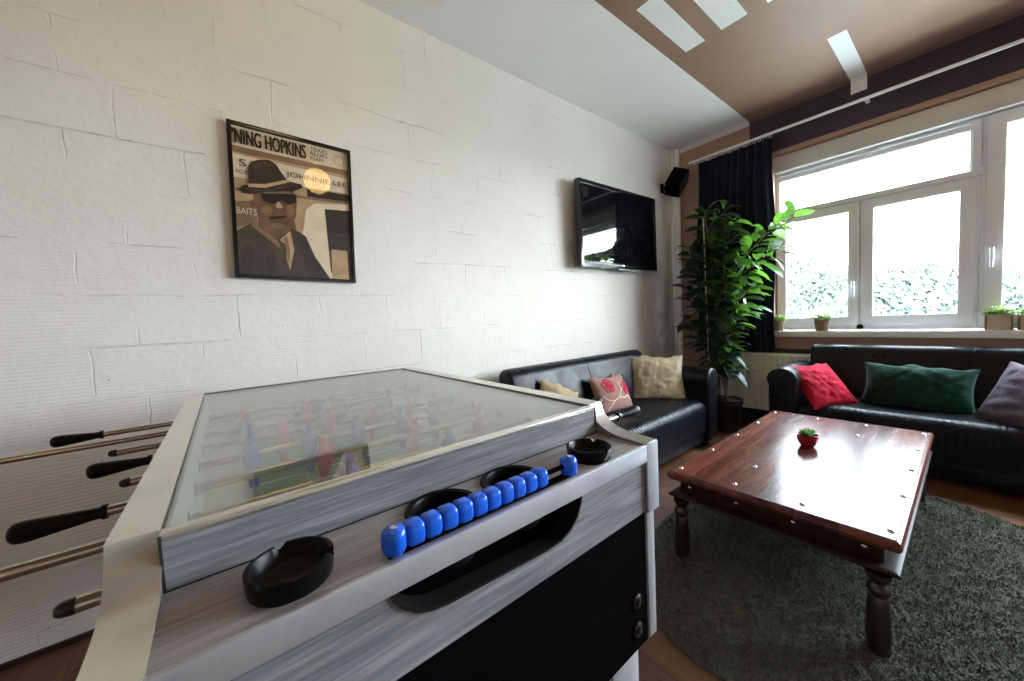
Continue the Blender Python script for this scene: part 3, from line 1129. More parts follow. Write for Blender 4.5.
# cushions -----------------------------------------------------------
def cushion_mesh(w_, h_, t_, seed, wr=.010, n=34, dent=0):
    r = np.random.default_rng(seed)
    ph = r.uniform(0, 6.28, 12)
    fr = r.uniform(5, 17, 12)
    an = r.uniform(0, 3.14, 12)
    t = bmesh.new()
    g = {}
    for side in (1, -1):
        for i in range(n + 1):
            for j in range(n + 1):
                u, v = -1 + 2 * i / n, -1 + 2 * j / n
                edge = max(abs(u), abs(v)) > .999
                if side == -1 and edge:
                    g[(side, i, j)] = g[(1, i, j)]
                    continue
                x_ = u * w_ / 2 * (1 - .085 * (1 - v * v) * abs(u) ** 2)
                y_ = v * h_ / 2 * (1 - .085 * (1 - u * u) * abs(v) ** 2)
                th = t_ / 2 * ((1 - abs(u) ** 2.6) * (1 - abs(v) ** 2.6)) ** .55
                ws = 0
                for q in range(12):
                    d = (x_ * math.cos(an[q]) + y_ * math.sin(an[q])) * fr[q] * 2.2
                    ws += abs(math.sin(d + ph[q] + 1.3 * math.sin(3 * d * .3 + ph[q - 1]))) - .6
                rad = min(1, 1.35 - .75 * (u * u + v * v) ** .5) * min(1, 6 * (1 - max(abs(u), abs(v))))
                z_ = side * (th + wr * ws / 3 * max(rad, 0))
                if dent:
                    z_ -= side * dent * math.exp(-((u - .1) ** 2 + (v + .1) ** 2) * 4)
                y2 = y_ + (0.012 * math.sin(u * 5 + seed) + .01 * math.sin(u * 11 + 2 * seed)) * (v > .9) * (1 - u * u)
                g[(side, i, j)] = t.verts.new((x_, y2, z_))
    for side in (1, -1):
        for i in range(n):
            for j in range(n):
                q = (g[(side, i, j)], g[(side, i + 1, j)], g[(side, i + 1, j + 1)], g[(side, i, j + 1)])
                if len(set(q)) == 4:
                    try:
                        t.faces.new(q if side == 1 else q[::-1])
                    except ValueError:
                        pass
    return t


def cushion(label, mat, w_, h_, t_, pos, facing, lean, spin, seed, wr=.010, dent=0):
    """facing: heading of the cushion's face (degrees), lean: tilt back from upright"""
    bm = cushion_mesh(w_, h_, t_, seed, wr, dent=dent)
    o = tag(obj('cushion', bm, mat, smooth=80), label, 'cushion')
    # local +z is the face, +y is up the cushion
    f = Matrix.Rotation(R(facing), 4, 'Z') @ Matrix.Rotation(R(90), 4, 'Z') @ Matrix.Rotation(R(90 - lean), 4, 'X') @ Matrix.Rotation(R(spin), 4, 'Z')
    f.translation = pos
    o.matrix_world = f
    return o


cushion('large plain sandy beige cushion in the right corner of the wall sofa', M['cream_cloth'], .49, .43, .15, (3.035, 1.765, .597), -136, 23, -2, 3, .015)
rose = cushion('dusty pink cushion with red flowers leaning on the wall sofa backrest', M['rose_cloth'], .42, .31, .13, (2.405, 1.80, .553), -90, 26, -3, 5, .005)
cushion('small gold cushion at the left of the flowered cushion on the wall sofa', M['gold_cloth'], .34, .30, .12, (1.81, 1.815, .575), -96, 26, -28, 8, .011)


def cushion_axes(label, mat, w_, h_, t_, pos, right, up_, seed, wr):
    o = tag(obj('cushion', cushion_mesh(w_, h_, t_, seed, wr), mat, smooth=80), label, 'cushion')
    r_ = Vector(right).normalized()
    u_ = Vector(up_)
    u_ = (u_ - r_ * u_.dot(r_)).normalized()
    mm = Matrix((r_, u_, r_.cross(u_))).transposed().to_4x4()
    mm.translation = pos
    o.matrix_world = mm
    return o


cushion_axes('crimson red cushion leaning against the left arm of the window sofa', M['red_cloth'], .35, .42, .13, (3.70, .735, .545), (.23, -.19, .015), (.19, .2, .27), 11, .014)
cushion('wide dark green velvet cushion on the window sofa', M['green_velvet'], .56, .33, .14, (3.835, .235, .570), 181, 24, -2, 14, .013)
cushion_axes('mauve grey cushion slumped on the window sofa at the right edge of the photo', M['mauve_cloth'], .43, .43, .16, (3.69, -.255, .570), (-.6, -.79, -.08), (.05, -.66, .75), 19, .015)
# red flowers and pale stems stitched on the rose cushion (follow its surface)
mesh = rose.data


def on_cushion(x_, y_):
    best = None
    for v in mesh.vertices:
        if v.co.z > 0:
            d = (v.co.x - x_) ** 2 + (v.co.y - y_) ** 2
            if best is None or d < best[0]:
                best = (d, v.co.z)
    return best[1] + .0015


def ribbon(pts, wd, bm):
    for (a, b) in zip(pts, pts[1:]):
        a, b = Vector((*a, on_cushion(*a))), Vector((*b, on_cushion(*b)))
        d = (b - a).normalized()
        s = Vector((-d.y, d.x, 0)) * wd
        vs = [bm.verts.new(p) for p in (a - s, b - s, b + s, a + s)]
        bm.faces.new(vs)
        up_ = Vector((0, 0, .0025))
        vt = [bm.verts.new(p + up_) for p in (a - s, b - s, b + s, a + s)]
        bm.faces.new(vt)
        for i in range(4):
            j = (i + 1) % 4
            bm.faces.new((vs[i], vs[j], vt[j], vt[i]))


for fx_, fy_, rr in ((-.075, .055, .058), (.135, .02, .058)):
    fl_ = bmesh.new()
    for p in range(5):
        a = 2 * math.pi * p / 5 + .4
        pc = (fx_ + rr * .58 * math.cos(a), fy_ + rr * .58 * math.sin(a))
        lp = [(pc[0] + rr * .40 * math.cos(2 * math.pi * k / 12), pc[1] + rr * .40 * math.sin(2 * math.pi * k / 12)) for k in range(13)]
        ribbon(lp, .0065, fl_)
        ribbon([(fx_, fy_), pc], .006, fl_)
    obj('stitched_flower', fl_, M['flower_red'], rose, 0)
st_ = bmesh.new()
ribbon([(-.14, -.13), (-.06, -.07), (.0, -.05), (.05, -.0), (.06, .06), (.03, .12)], .004, st_)
ribbon([(.0, -.05), (.07, -.06), (.12, -.045), (.16, -.09)], .004, st_)
ribbon([(.05, 0), (.09, .03), (.10, .08)], .003, st_)
ribbon([(-.06, -.07), (-.12, -.06), (-.16, -.02)], .003, st_)
obj('stem_stitching', st_, M['flower_cream'], rose, 0)


# ------------------------------------------------------------------ coffee table
CT = thing('coffee_table', 'low dark reddish wooden coffee table with metal studs and turned legs', 'table', (2.388, .515, 0), 0)
tx0, tx1, ty0, ty1, tz = -.763, .765, -.395, .390, .4245


def slab(x0, x1, y0, y1, prof):
    rings = [[(x0 + i, y0 + i, z), (x1 - i, y0 + i, z), (x1 - i, y1 - i, z), (x0 + i, y1 - i, z)] for i, z in prof]
    return loft(rings)


top = obj('tabletop', slab(tx0, tx1, ty0, ty1, [(.03, tz - .042), (.012, tz - .040), (.004, tz - .032), (0, tz - .022), (.001, tz - .012), (.006, tz - .004), (.014, tz), (.022, tz)]), M['rosewood'], CT, 25)
frame_line = prism([(tx0 + .014, ty0 + .014), (tx1 - .014, ty0 + .014), (tx1 - .014, ty1 - .014), (tx0 + .014, ty1 - .014)], 'z', tz, tz + .0006,
                   [[(tx0 + .018, ty0 + .018), (tx1 - .018, ty0 + .018), (tx1 - .018, ty1 - .018), (tx0 + .018, ty1 - .018)]])
obj('edge_groove', frame_line, M['rosewood_dark'], top, 0)
sm = bx(tx0 + .045, tx1 - .045, ty0 + .045, ty1 - .045, .318, tz - .040, .002)
ap = obj('apron', sm, M['rosewood_dark'], CT)
obj('lower_moulding', slab(tx0 + .002, tx1 - .002, ty0 + .002, ty1 - .002, [(.05, .292), (.02, .294), (.006, .302), (.001, .308), (.004, .314), (.018, .319), (.05, .320)]), M['rosewood_dark'], CT, 25)


def stud(x_, y_, z_, ax=(0, 0, 1), parent=None, r=.0105):
    o = lathe([(r, 0), (r * .96, r * .22), (r * .75, r * .48), (r * .4, r * .64), (.0001, r * .68)], 16, mtx=along((x_, y_, z_), ax))
    return obj('stud', o, M['steel'], parent, 60)


for x_ in (-.690, -.345, 0, .345, .690):
    for y_ in (-.362, .355):
        stud(x_, y_, tz, parent=top)
for y_ in (-.123, .116):
    for x_ in (-.690, .690):
        stud(x_, y_, tz, parent=top)
stud(-.433, .12, tz, parent=top)
stud(.433, -.12, tz, parent=top)
for y_ in (-.30, -.10, .10, .30):
    stud(tx0 + .045, y_, .355, (-1, 0, 0), ap, .010)
    stud(tx1 - .045, y_, .355, (1, 0, 0), ap, .010)
for x_ in (-.67, -.34, 0, .34, .67):
    stud(x_, ty0 + .045, .355, (0, -1, 0), ap, .010)
    stud(x_, ty1 - .045, .355, (0, 1, 0), ap, .010)
legp = [(r_ * .70, z_ * .965) for r_, z_ in [(.036, 0), (.046, .004), (.047, .018), (.043, .026), (.0455, .034), (.0475, .06), (.0455, .12), (.0415, .175), (.036, .20), (.031, .208), (.038, .216), (.0445, .228), (.0445, .238),
        (.036, .248), (.030, .256), (.033, .264), (.043, .272), (.047, .280), (.047, .2925)]]
for x_ in (tx0 + .027, tx1 - .027):
    for y_ in (ty0 + .056, ty1 - .056):
        obj('leg', lathe(legp, 28, (x_, y_, .010)), M['rosewood_leg'], CT, 40)
# potted succulent on the coffee table
PT = thing('potted_succulent', 'tiny green succulent in a glossy red bowl on the coffee table', 'plant', (2.440, .540, tz))
PT.scale = (1.18, 1.18, 1.22)
obj('pot', lathe([(.022, 0), (.025, .002), (.036, .022), (.0395, .040), (.0405, .055), (.0375, .055), (.036, .047), (.0001, .045)], 32, ends=True), M['terracotta_red'], PT, 50)
obj('soil', lathe([(.0355, .046), (.02, .050), (.0001, .051)], 20), M['soil'], PT)


def blade(V, F, p, d, upv, ln, wd, droop=.25, fold=.15, segs=4):
    """one leaf: pointed oval with a folded midrib, growing from p along d"""
    d = Vector(d).normalized()
    upv = Vector(upv)
    s = d.cross(upv)
    if s.length < 1e-3:
        s = d.orthogonal()
    s.normalize()
    nrm = s.cross(d).normalized()
    k0 = len(V)
    for i in range(segs + 1):
        t_ = i / segs
        c = Vector(p) + d * ln * t_ - Vector((0, 0, 1)) * droop * ln * t_ * t_
        w_ = wd * (math.sin(math.pi * t_ ** .85) ** .55 if 0 < t_ < 1 else .05)
        V += [c - s * w_ / 2 + nrm * fold * w_, c, c + s * w_ / 2 + nrm * fold * w_]
    for i in range(segs):
        a = k0 + 3 * i
        F += [(a, a + 1, a + 4, a + 3), (a + 1, a + 2, a + 5, a + 4)]


V, F = [], []
for cx2, cy2, ns, sc_ in ((-.010, .006, 20, 1.0), (.014, -.008, 16, .85), (.008, .016, 12, .7), (-.016, -.014, 10, .7)):
    for i in range(ns):
        a = i * 2.4
        el = 1.35 - 1.15 * i / ns
        blade(V, F, (cx2 + .004 * math.cos(a), cy2 + .004 * math.sin(a), .050), (math.cos(a) * math.cos(el), math.sin(a) * math.cos(el), math.sin(el)), (0, 0, 1),
              (.030 * sc_ * rng.uniform(.8, 1.1)), .021 * sc_, -.15, .25, 3)
pyobj('leaves', V, F, M['succulent'], PT)


# ------------------------------------------------------------------ rug
def rug_outline():
    key = [(1.172, .40), (1.165, .60), (1.24, .755), (1.47, .93), (1.79, 1.045), (2.25, 1.06), (2.85, .97), (3.20, .62), (3.245, .14), (3.09, -.20), (2.85, -.62), (2.42, -.95), (1.9, -1.0), (1.45, -.66), (1.23, -.12)]
    out = []
    n = len(key)
    for i in range(n):
        p0, p1, p2, p3 = (np.array(key[(i + q) % n]) for q in (-1, 0, 1, 2))
        for k in range(6):
            t_ = k / 6
            out.append(tuple(.5 * (2 * p1 + (p2 - p0) * t_ + (2 * p0 - 5 * p1 + 4 * p2 - p3) * t_ ** 2 + (3 * p1 - p0 - 3 * p2 + p3) * t_ ** 3)))
    return out


ro = rug_outline()
rug = tag(obj('shag_rug', prism([(x_ - 2.2, y_) for x_, y_ in ro], 'z', .0005, .010), M['rug_base'], smooth=0), 'dark green shaggy oval rug under the coffee table', 'rug')
rug.location = (2.2, 0, 0)
from mathutils.geometry import intersect_point_tri_2d
poly = np.array(ro)


def inside(P):
    x_, y_ = P[:, 0], P[:, 1]
    c = np.zeros(len(P), bool)
    j = len(poly) - 1
    for i in range(len(poly)):
        xi, yi = poly[i]
        xj, yj = poly[j]
        cond = ((yi > y_) != (yj > y_)) & (x_ < (xj - xi) * (y_ - yi) / (yj - yi + 1e-12) + xi)
        c ^= cond
        j = i
    return c


N = 300000
P = np.column_stack([rng.uniform(1.1, 3.3, N), rng.uniform(-1.1, 1.15, N)])
P = P[inside(P)]
# keep the density up close to the camera, thin it far away and behind the photo's right edge
keep = rng.uniform(0, 1, len(P)) < np.clip(1.5 - .45 * np.hypot(P[:, 0] - .8, P[:, 1] - .4) + .25, .35, 1)
P = P[keep]
n = len(P)
hd = rng.uniform(0, 2 * np.pi, n)
cl = np.sin(P[:, 0] * 23 + 3 * np.sin(P[:, 1] * 17)) + np.cos(P[:, 1] * 27 + 2 * np.sin(P[:, 0] * 19))
hd = hd * .55 + cl * 1.4
ln = rng.uniform(.012, .024, n)
ti = rng.uniform(.25, 1.0, n)
d = np.column_stack([np.cos(hd) * np.sin(ti), np.sin(hd) * np.sin(ti), np.cos(ti)])
sd = np.column_stack([-np.sin(hd), np.cos(hd), np.zeros(n)]) * rng.uniform(.0012, .0026, n)[:, None]
b0 = np.column_stack([P[:, 0] - 2.2, P[:, 1], np.full(n, .008)])
mid = b0 + d * (ln * .6)[:, None]
tip = b0 + d * ln[:, None] - np.array([0, 0, .005])
tip[:, 2] = np.maximum(tip[:, 2], .011)
VV = np.stack([b0 - sd, b0 + sd, mid + sd * .9, mid - sd * .9, tip], 1).reshape(-1, 3)
k = np.arange(n) * 5
me = bpy.data.meshes.new('pile')
me.vertices.add(len(VV))
me.vertices.foreach_set('co', VV.astype(np.float32).ravel())
loops = np.stack([k, k + 1, k + 2, k + 3, k + 3, k + 2, k + 4], 1).ravel()
me.loops.add(len(loops))
me.loops.foreach_set('vertex_index', loops.astype(np.int32))
st = np.stack([np.arange(n) * 7, np.arange(n) * 7 + 4], 1).ravel()
me.polygons.add(2 * n)
me.polygons.foreach_set('loop_start', st.astype(np.int32))
me.update(calc_edges=True)
me.validate()
me.materials.append(M['pile'])
pile = bpy.data.objects.new('pile', me)
C.objects.link(pile)
pile.parent = rug
pile['kind'] = 'stuff'

# ------------------------------------------------------------------ framed poster
FP = thing('framed_poster', 'black framed sepia music poster of a man in a hat on the white block wall', 'poster', (.322, Y, 1.823))
FP.rotation_euler = (0, R(1.6), 0)
pw, ph_ = .545, .737


def fr_ring(w_, h_, t_, y0, y1, bev):
    o_ = [(-w_ / 2, -h_ / 2), (w_ / 2, -h_ / 2), (w_ / 2, h_ / 2), (-w_ / 2, h_ / 2)]
    i_ = [(-w_ / 2 + t_, -h_ / 2 + t_), (w_ / 2 - t_, -h_ / 2 + t_), (w_ / 2 - t_, h_ / 2 - t_), (-w_ / 2 + t_, h_ / 2 - t_)]
    return prism(o_, 'y', y0, y1, [i_], bev)


obj('frame', fr_ring(pw, ph_, .017, -.030, -.004, .0015), M['gloss_black'], FP)
obj('backing', bx(-pw / 2 + .016, pw / 2 - .016, -.013, -.006, -ph_ / 2 + .016, ph_ / 2 - .016), M['matt_black'], FP, 0)


def paper(name, col, var=.1):
    return plain(name, col, .6, var=var, vs=14, spec=.3)


pc = {'cream': paper('sepia_cream', (.80, .66, .47)), 'tan': paper('sepia_tan', (.50, .33, .18), .2), 'mid': paper('sepia_mid', (.25, .15, .075), .2),
      'dark': paper('sepia_dark', (.035, .024, .015), .4), 'skin': paper('sepia_skin', (.17, .09, .045), .35), 'coat': paper('sepia_coat', (.065, .043, .025), .35),
      'ink': paper('print_ink', (.018, .013, .010))}
pr = obj('print', bx(-.2565, .2565, -.0145, -.013, -.3525, .3525), pc['tan'], FP, 0)
art = [
    ('sign_board', 'cream', [(-.2565, .3525), (.2565, .3525), (.2565, .258), (-.2565, .258)]),
    ('sign_board', 'mid', [(-.2565, .258), (.2565, .258), (.2565, .231), (-.2565, .229)]),
    ('sign_board', 'cream', [(-.2565, .22), (.251, .212), (.25, .132), (-.2565, .109)]),
    ('board_wall', 'mid', [(-.2565, .06), (.25, .085), (.25, .072), (-.2565, .045)]),
    ('board_wall', 'dark', [(.05, .118), (.2565, .124), (.2565, .086), (.05, .076)]),
    ('pale_block', 'cream', [(.021, -.12), (.042, .005), (.082, .045), (.2565, .070), (.2565, -.3525), (.02, -.3525)]),
    ('dark_opening', 'dark', [(.131, .024), (.2565, .035), (.2565, -.3525), (.148, -.316)]),
    ('pale_block', 'tan', [(.155, -.19), (.235, -.19), (.24, -.3525), (.152, -.3525)]),
    ('left_sign', 'mid', [(-.2565, -.005), (-.174, .01), (-.173, -.105), (-.2565, -.129)]),
    ('neck', 'skin', [(-.164, -.063), (-.016, -.04), (-.005, -.138), (-.092, -.191), (-.177, -.132)]),
    ('face', 'skin', [(-.184, .044), (-.116, .068), (-.013, .091), (.001, .048), (-.002, .0), (-.006, -.038), (-.018, -.07), (-.035, -.092), (-.06, -.113), (-.09, -.120), (-.137, -.109), (-.168, -.063), (-.182, -.012)]),
    ('ear', 'skin', [(-.186, .012), (-.198, .004), (-.200, -.022), (-.190, -.042), (-.178, -.046), (-.176, .010)]),
    ('cheek', 'mid', [(-.150, -.012), (-.118, -.004), (-.104, -.022), (-.116, -.052), (-.140, -.056), (-.156, -.036)]),
    ('cheek', 'mid', [(-.050, .008), (-.020, .018), (-.012, -.010), (-.024, -.044), (-.044, -.036)]),
    ('chin', 'mid', [(-.116, -.092), (-.078, -.082), (-.056, -.092), (-.068, -.110), (-.096, -.114), (-.114, -.104)]),
    ('forehead', 'mid', [(-.140, .058), (-.105, .067), (-.030, .084), (-.028, .074), (-.104, .056), (-.138, .048)]),
    ('glasses', 'ink', [(-.155, .050), (-.081, .064), (.001, .076), (-.002, .033), (-.04, .018), (-.068, .032), (-.08, .022), (-.105, .007), (-.143, .015)]),
    ('mouth', 'dark', [(-.125, -.060), (-.05, -.040), (-.053, -.054), (-.118, -.072)]),
    ('nose', 'tan', [(-.094, .002), (-.080, .027), (-.064, .004), (-.066, -.008), (-.09, -.010)]),
    ('coat', 'coat', [(-.2565, -.3525), (-.2565, -.146), (-.193, -.098), (-.14, -.13), (-.091, -.170), (-.029, -.103), (.033, -.134), (.073, -.239), (.143, -.3525)]),
    ('scarf', 'tan', [(-.085, -.168), (-.036, -.118), (-.022, -.211), (-.045, -.32), (-.057, -.272), (-.058, -.19)]),
    ('lapel', 'mid', [(-.193, -.100), (-.140, -.132), (-.091, -.172), (-.080, -.215), (-.100, -.196), (-.150, -.156), (-.200, -.112)]),
    ('coat_fold', 'dark', [(-.245, -.230), (-.205, -.190), (-.196, -.260), (-.216, -.3525), (-.246, -.3525)]),
    ('coat_fold', 'dark', [(-.150, -.250), (-.112, -.220), (-.100, -.290), (-.116, -.3525), (-.136, -.3525)]),
    ('scarf_fold', 'mid', [(-.066, -.160), (-.052, -.146), (-.040, -.215), (-.050, -.285), (-.056, -.225)]),
    ('coat_shade', 'dark', [(-.03, -.105), (.008, -.118), (.060, -.219), (.13, -.3525), (.036, -.3525), (.015, -.208)]),
    ('hat', 'dark', [(-.2, .078), (-.198, .165), (-.184, .194), (-.152, .213), (-.112, .221), (-.083, .209), (-.06, .169), (-.030, .131)]),
    ('hat', 'dark', [(-.235, .058), (-.217, .078), (-.133, .084), (-.025, .135), (.025, .131), (.031, .115), (-.013, .088), (-.122, .064), (-.19, .038), (-.225, .036)]),
    ('hat_crease', 'coat', [(-.176, .182), (-.150, .202), (-.112, .208), (-.098, .198), (-.120, .188), (-.150, .176), (-.170, .160)]),
    ('hat_crease', 'coat', [(-.222, .062), (-.135, .070), (-.040, .114), (.018, .122), (-.030, .106), (-.122, .066), (-.190, .050)]),
    ('hat_band', 'tan', [(-.201, .086), (-.132, .099), (-.035, .143), (-.026, .132), (-.133, .080), (-.202, .070)]),
]
yy = -.0146
for nm, c, pts in art:
    yy -= .00025
    obj(nm, prism(pts, 'y', yy, yy + .0002), pc[c], pr, 0)


def lettering(text, x0, z0, wd, ht, mat, parent, yq, name='lettering', extr=.0001):
    cu = bpy.data.curves.new(name, 'FONT')
    cu.body = text
    cu.extrude = extr
    tmp = bpy.data.objects.new(name, cu)
    C.objects.link(tmp)
    dg = bpy.context.evaluated_depsgraph_get()
    me_ = bpy.data.meshes.new_from_object(tmp.evaluated_get(dg))
    bpy.data.objects.remove(tmp)
    xs = [v.co.x for v in me_.vertices]
    ys = [v.co.y for v in me_.vertices]
    sx, sy = wd / (max(xs) - min(xs)), ht / (max(ys) - min(ys))
    mx0, my0 = min(xs), min(ys)
    for v in me_.vertices:
        v.co = Vector((x0 + (v.co.x - mx0) * sx, yq - v.co.z, z0 + (v.co.y - my0) * sy))
    me_.materials.clear()
    me_.materials.append(mat)
    o_ = bpy.data.objects.new(name, me_)
    C.objects.link(o_)
    o_.parent = parent
    return o_


yt = yy - .0006
for dx_ in (-.0022, 0, .0022):
    lettering("\u2019NING HOPKINS", -.254 + dx_, .268, .306, .070, pc['ink'], pr, yt - abs(dx_) * .02)
lettering('TEXAS', .074, .318, .082, .019, pc['ink'], pr, yt)
lettering('BLUES', .074, .294, .082, .019, pc['ink'], pr, yt)
lettering('MAN', .074, .270, .060, .019, pc['ink'], pr, yt)
lettering('JOHNNIE LEE', -.042, .150, .288, .034, pc['ink'], pr, yt)
lettering('S', -.232, .163, .026, .034, pc['ink'], pr, yt)
lettering('ICE', -.246, .128, .048, .018, pc['ink'], pr, yt)
lettering('BAITS', -.252, -.062, .078, .030, pc['cream'], pr, yt)
obj('round_mark', prism(circ(.212, .300, .026, 28), 'y', yt, yt + .0002, [circ(.212, .300, .0235, 28)]), pc['mid'], pr, 0)
obj('glass', bx(-pw / 2 + .016, pw / 2 - .016, -.0255, -.0235, -ph_ / 2 + .016, ph_ / 2 - .016), M['poster_glass'], FP, 0)

# ------------------------------------------------------------------ television and speaker
TV = thing('television', 'large flat black television mounted on the white block wall', 'television', (3.008, Y, 2.0))
TV.rotation_euler = (0, R(-.6), 0)
tw, th_ = 1.205, .748
obj('casing', bx(-tw / 2, tw / 2, -.118, -.072, -th_ / 2, th_ / 2, .010, 3), M['gloss_black'], TV)
bz = prism(rounded([(-tw / 2, -th_ / 2), (tw / 2, -th_ / 2), (tw / 2, th_ / 2), (-tw / 2, th_ / 2)], .018), 'y', -.126, -.114,
           [[(-tw / 2 + .036, -th_ / 2 + .052), (tw / 2 - .036, -th_ / 2 + .052), (tw / 2 - .036, th_ / 2 - .036), (-tw / 2 + .036, th_ / 2 - .036)]], .003)
bzo = obj('bezel', bz, M['gloss_black'], TV)
obj('screen', bx(-tw / 2 + .035, tw / 2 - .035, -.1215, -.1185, -th_ / 2 + .051, th_ / 2 - .035), M['screen'], TV, 0)
obj('wall_bracket', bx(-.22, .22, -.073, -.002, -.16, .16, .003), M['matt_black'], TV)
obj('stand_bar', bx(-.06, .30, -.12, -.085, -th_ / 2 - .014, -th_ / 2 + .002, .003), plain('bar_grey', (.18, .18, .19), .3), TV)
obj('brand_plate', bx(-.015, .055, -.1272, -.1258, -th_ / 2 + .024, -th_ / 2 + .034, .0005), M['steel'], bzo)
obj('cable', tube([(-tw / 2 + .03, -.04, -.12), (-tw / 2 - .03, -.03, -.15), (-tw / 2 - .035, -.02, -.22), (-tw / 2 + .01, -.02, -.27), (-tw / 2 + .04, -.03, -.28)], .004, 8), M['cable_white'], TV)

SP = thing('wall_speaker', 'small black loudspeaker tilted on the wall beside the curtain', 'speaker', (3.97, Y, 2.59))
mtx = Matrix.Translation((-.01, -.17, .015)) @ Matrix.Rotation(R(20), 4, 'Z') @ Matrix.Rotation(R(24), 4, 'X') @ Matrix.Rotation(R(27), 4, 'Y')
obj('cabinet', bx(-.094, .094, -.085, .075, -.115, .115, .008, 2, mtx=mtx), M['matt_black'], SP)
obj('grille', bx(-.088, .088, -.094, -.085, -.109, .109, .004, 2, mtx=mtx), M['grille_cloth'], SP)
obj('badge', bx(.045, .068, -.0955, -.0935, -.098, -.090, mtx=mtx), M['steel'], SP, 0)
br_ = bx(-.03, .03, -.012, 0, -.05, .05, .003)
tube([(0, -.008, 0), (0, -.05, 0), (.0, -.105, .015)], .013, 10, br_)
obj('bracket', br_, M['matt_black'], SP)

# ------------------------------------------------------------------ curtain and rail
RL = thing('curtain_rail', 'thin white curtain rail running above the window', 'curtain rail', (X - .115, 0, 2.826))
obj('rail', bx(-.009, .009, -2.6, 1.945, -.010, .012, .003), M['upvc'], RL)
for y_ in (1.80, .55, -.75, -2.1):
    obj('rail_bracket', bx(.008, .1105, y_ - .012, y_ + .012, -.004, .012, .002), M['upvc'], RL)
for k in range(17):
    y_ = 1.20 + .70 * k / 16
    g_ = prism(circ(y_, -.022, .0145, 16), 'x', -.002, .002, [circ(y_, -.022, .0115, 16)])
    obj('glider', g_, M['upvc'], RL)
obj('end_cap', bx(-.011, .011, 1.945, 1.962, -.012, .014, .003), M['upvc'], RL)


def curtain_sheet():
    ny, nz = 220, 26
    t = bmesh.new()
    rows = []
    for sgn in (0, 1):
        for j in range(nz + 1):
            f = j / nz
            z_ = .755 + (2.787 - .755) * f
            row = []
            for i in range(ny + 1):
                g_ = i / ny
                y0, y1 = 1.165, 1.905 - .035 * f
                yb = y0 + (y1 - y0) * g_
                mid_ = 1.53
                yb = mid_ + (yb - mid_) * (1.0 - .03 * f) + .012 * math.sin(9 * f + 3 * g_)
                a = .024 * (.75 + .4 * math.sin(g_ * 5.1)) * (1 - .25 * f)
                x_ = a * math.sin(g_ * 2 * math.pi * 9.5 + .6 * math.sin(f * 3 + g_ * 4)) + .010 * math.sin(g_ * 21 + f * 2.5)
                row.append(t.verts.new((x_ + (.0025 if sgn else -.0025), yb, z_)))
            rows.append(row)
    h = nz + 1
    for s in (0, 1):
        for j in range(nz):
            for i in range(ny):
                q = (rows[s * h + j][i], rows[s * h + j][i + 1], rows[s * h + j + 1][i + 1], rows[s * h + j + 1][i])
                t.faces.new(q if s else q[::-1])
    for j in range(nz):
        for i in (0, ny):
            t.faces.new((rows[j][i], rows[j + 1][i], rows[h + j + 1][i], rows[h + j][i]))
    for i in range(ny):
        for j in (0, nz):
            t.faces.new((rows[j][i], rows[j][i + 1], rows[h + j][i + 1], rows[h + j][i]))
    bmesh.ops.recalc_face_normals(t, faces=t.faces[:])
    return t


cu_ = tag(obj('curtain', curtain_sheet(), M['curtain'], smooth=60), 'dark navy curtain gathered at the left side of the window', 'curtain')
cu_.location = (X - .115, 0, 0)

# ------------------------------------------------------------------ radiator
RD = thing('radiator', 'cream ribbed panel radiator under the window behind the potted plant', 'radiator', (X, 1.165, 0))
pts = []
y_ = -.27
while y_ < .485:
    pts += [(-.100, y_), (-.100, y_ + .014), (-.084, y_ + .020), (-.084, y_ + .028)]
    y_ += .0335
pts += [(-.100, .505), (-.04, .505), (-.04, -.27)]
obj('panel', prism(pts, 'z', .165, .722), M['radiator'], RD, 20)
fr_ = bx(-.101, -.092, -.273, .508, .722 - .016, .738, .003)
bx(-.101, -.092, -.273, .508, .160, .176, .003, bm=fr_)
obj('panel_rims', fr_, M['radiator'], RD)
gr = bx(-.1, -.03, -.273, .508, .732, .738, .001)
for k in range(30):
    bx(-.088, -.042, -.255 + k * .0253, -.247 + k * .0253, .738, .7395, bm=gr)
obj('top_grille', gr, M['radiator'], RD, 0)
obj('side_cover', bx(-.1, -.03, .5082, .5122, .16, .738, .001), M['radiator'], RD)
vb = lathe([(.012, 0), (.012, .05)], 12, (-.065, .535, .10))
tube([(-.065, .535, .004), (-.065, .535, .17), (-.065, .525, .19), (-.065, .505, .19)], .009, 10, vb)
obj('pipe', vb, M['radiator'], RD)
obj('valve', lathe([(.020, 0), (.022, .01), (.022, .05), (.016, .06), (.0001, .06)], 18, mtx=along((-.065, .54, .19), (0, 1, 0))), M['upvc'], RD)
for y_ in (-.15, .4):
    obj('wall_hook', bx(-.04, -.0045, y_ - .015, y_ + .015, .3, .6), M['radiator'], RD)

# ------------------------------------------------------------------ tall pot plant
PL = thing('potted_rubber_plant', 'tall leafy green house plant in a dark pot in front of the navy curtain', 'plant', (3.80, 1.47, 0))
obj('pot', lathe([(.09, 0), (.098, .004), (.125, .25), (.132, .27), (.138, .275), (.138, .315), (.128, .318), (.122, .30), (.0001, .295)], 36), plain('pot_brown', (.022, .016, .014), .45, var=.2), PL, 40)
obj('soil', lathe([(.121, .297), (.08, .306), (.0001, .308)], 24), M['soil'], PL)
VD, FD, VB, FB_ = [], [], [], []
stems = bmesh.new()


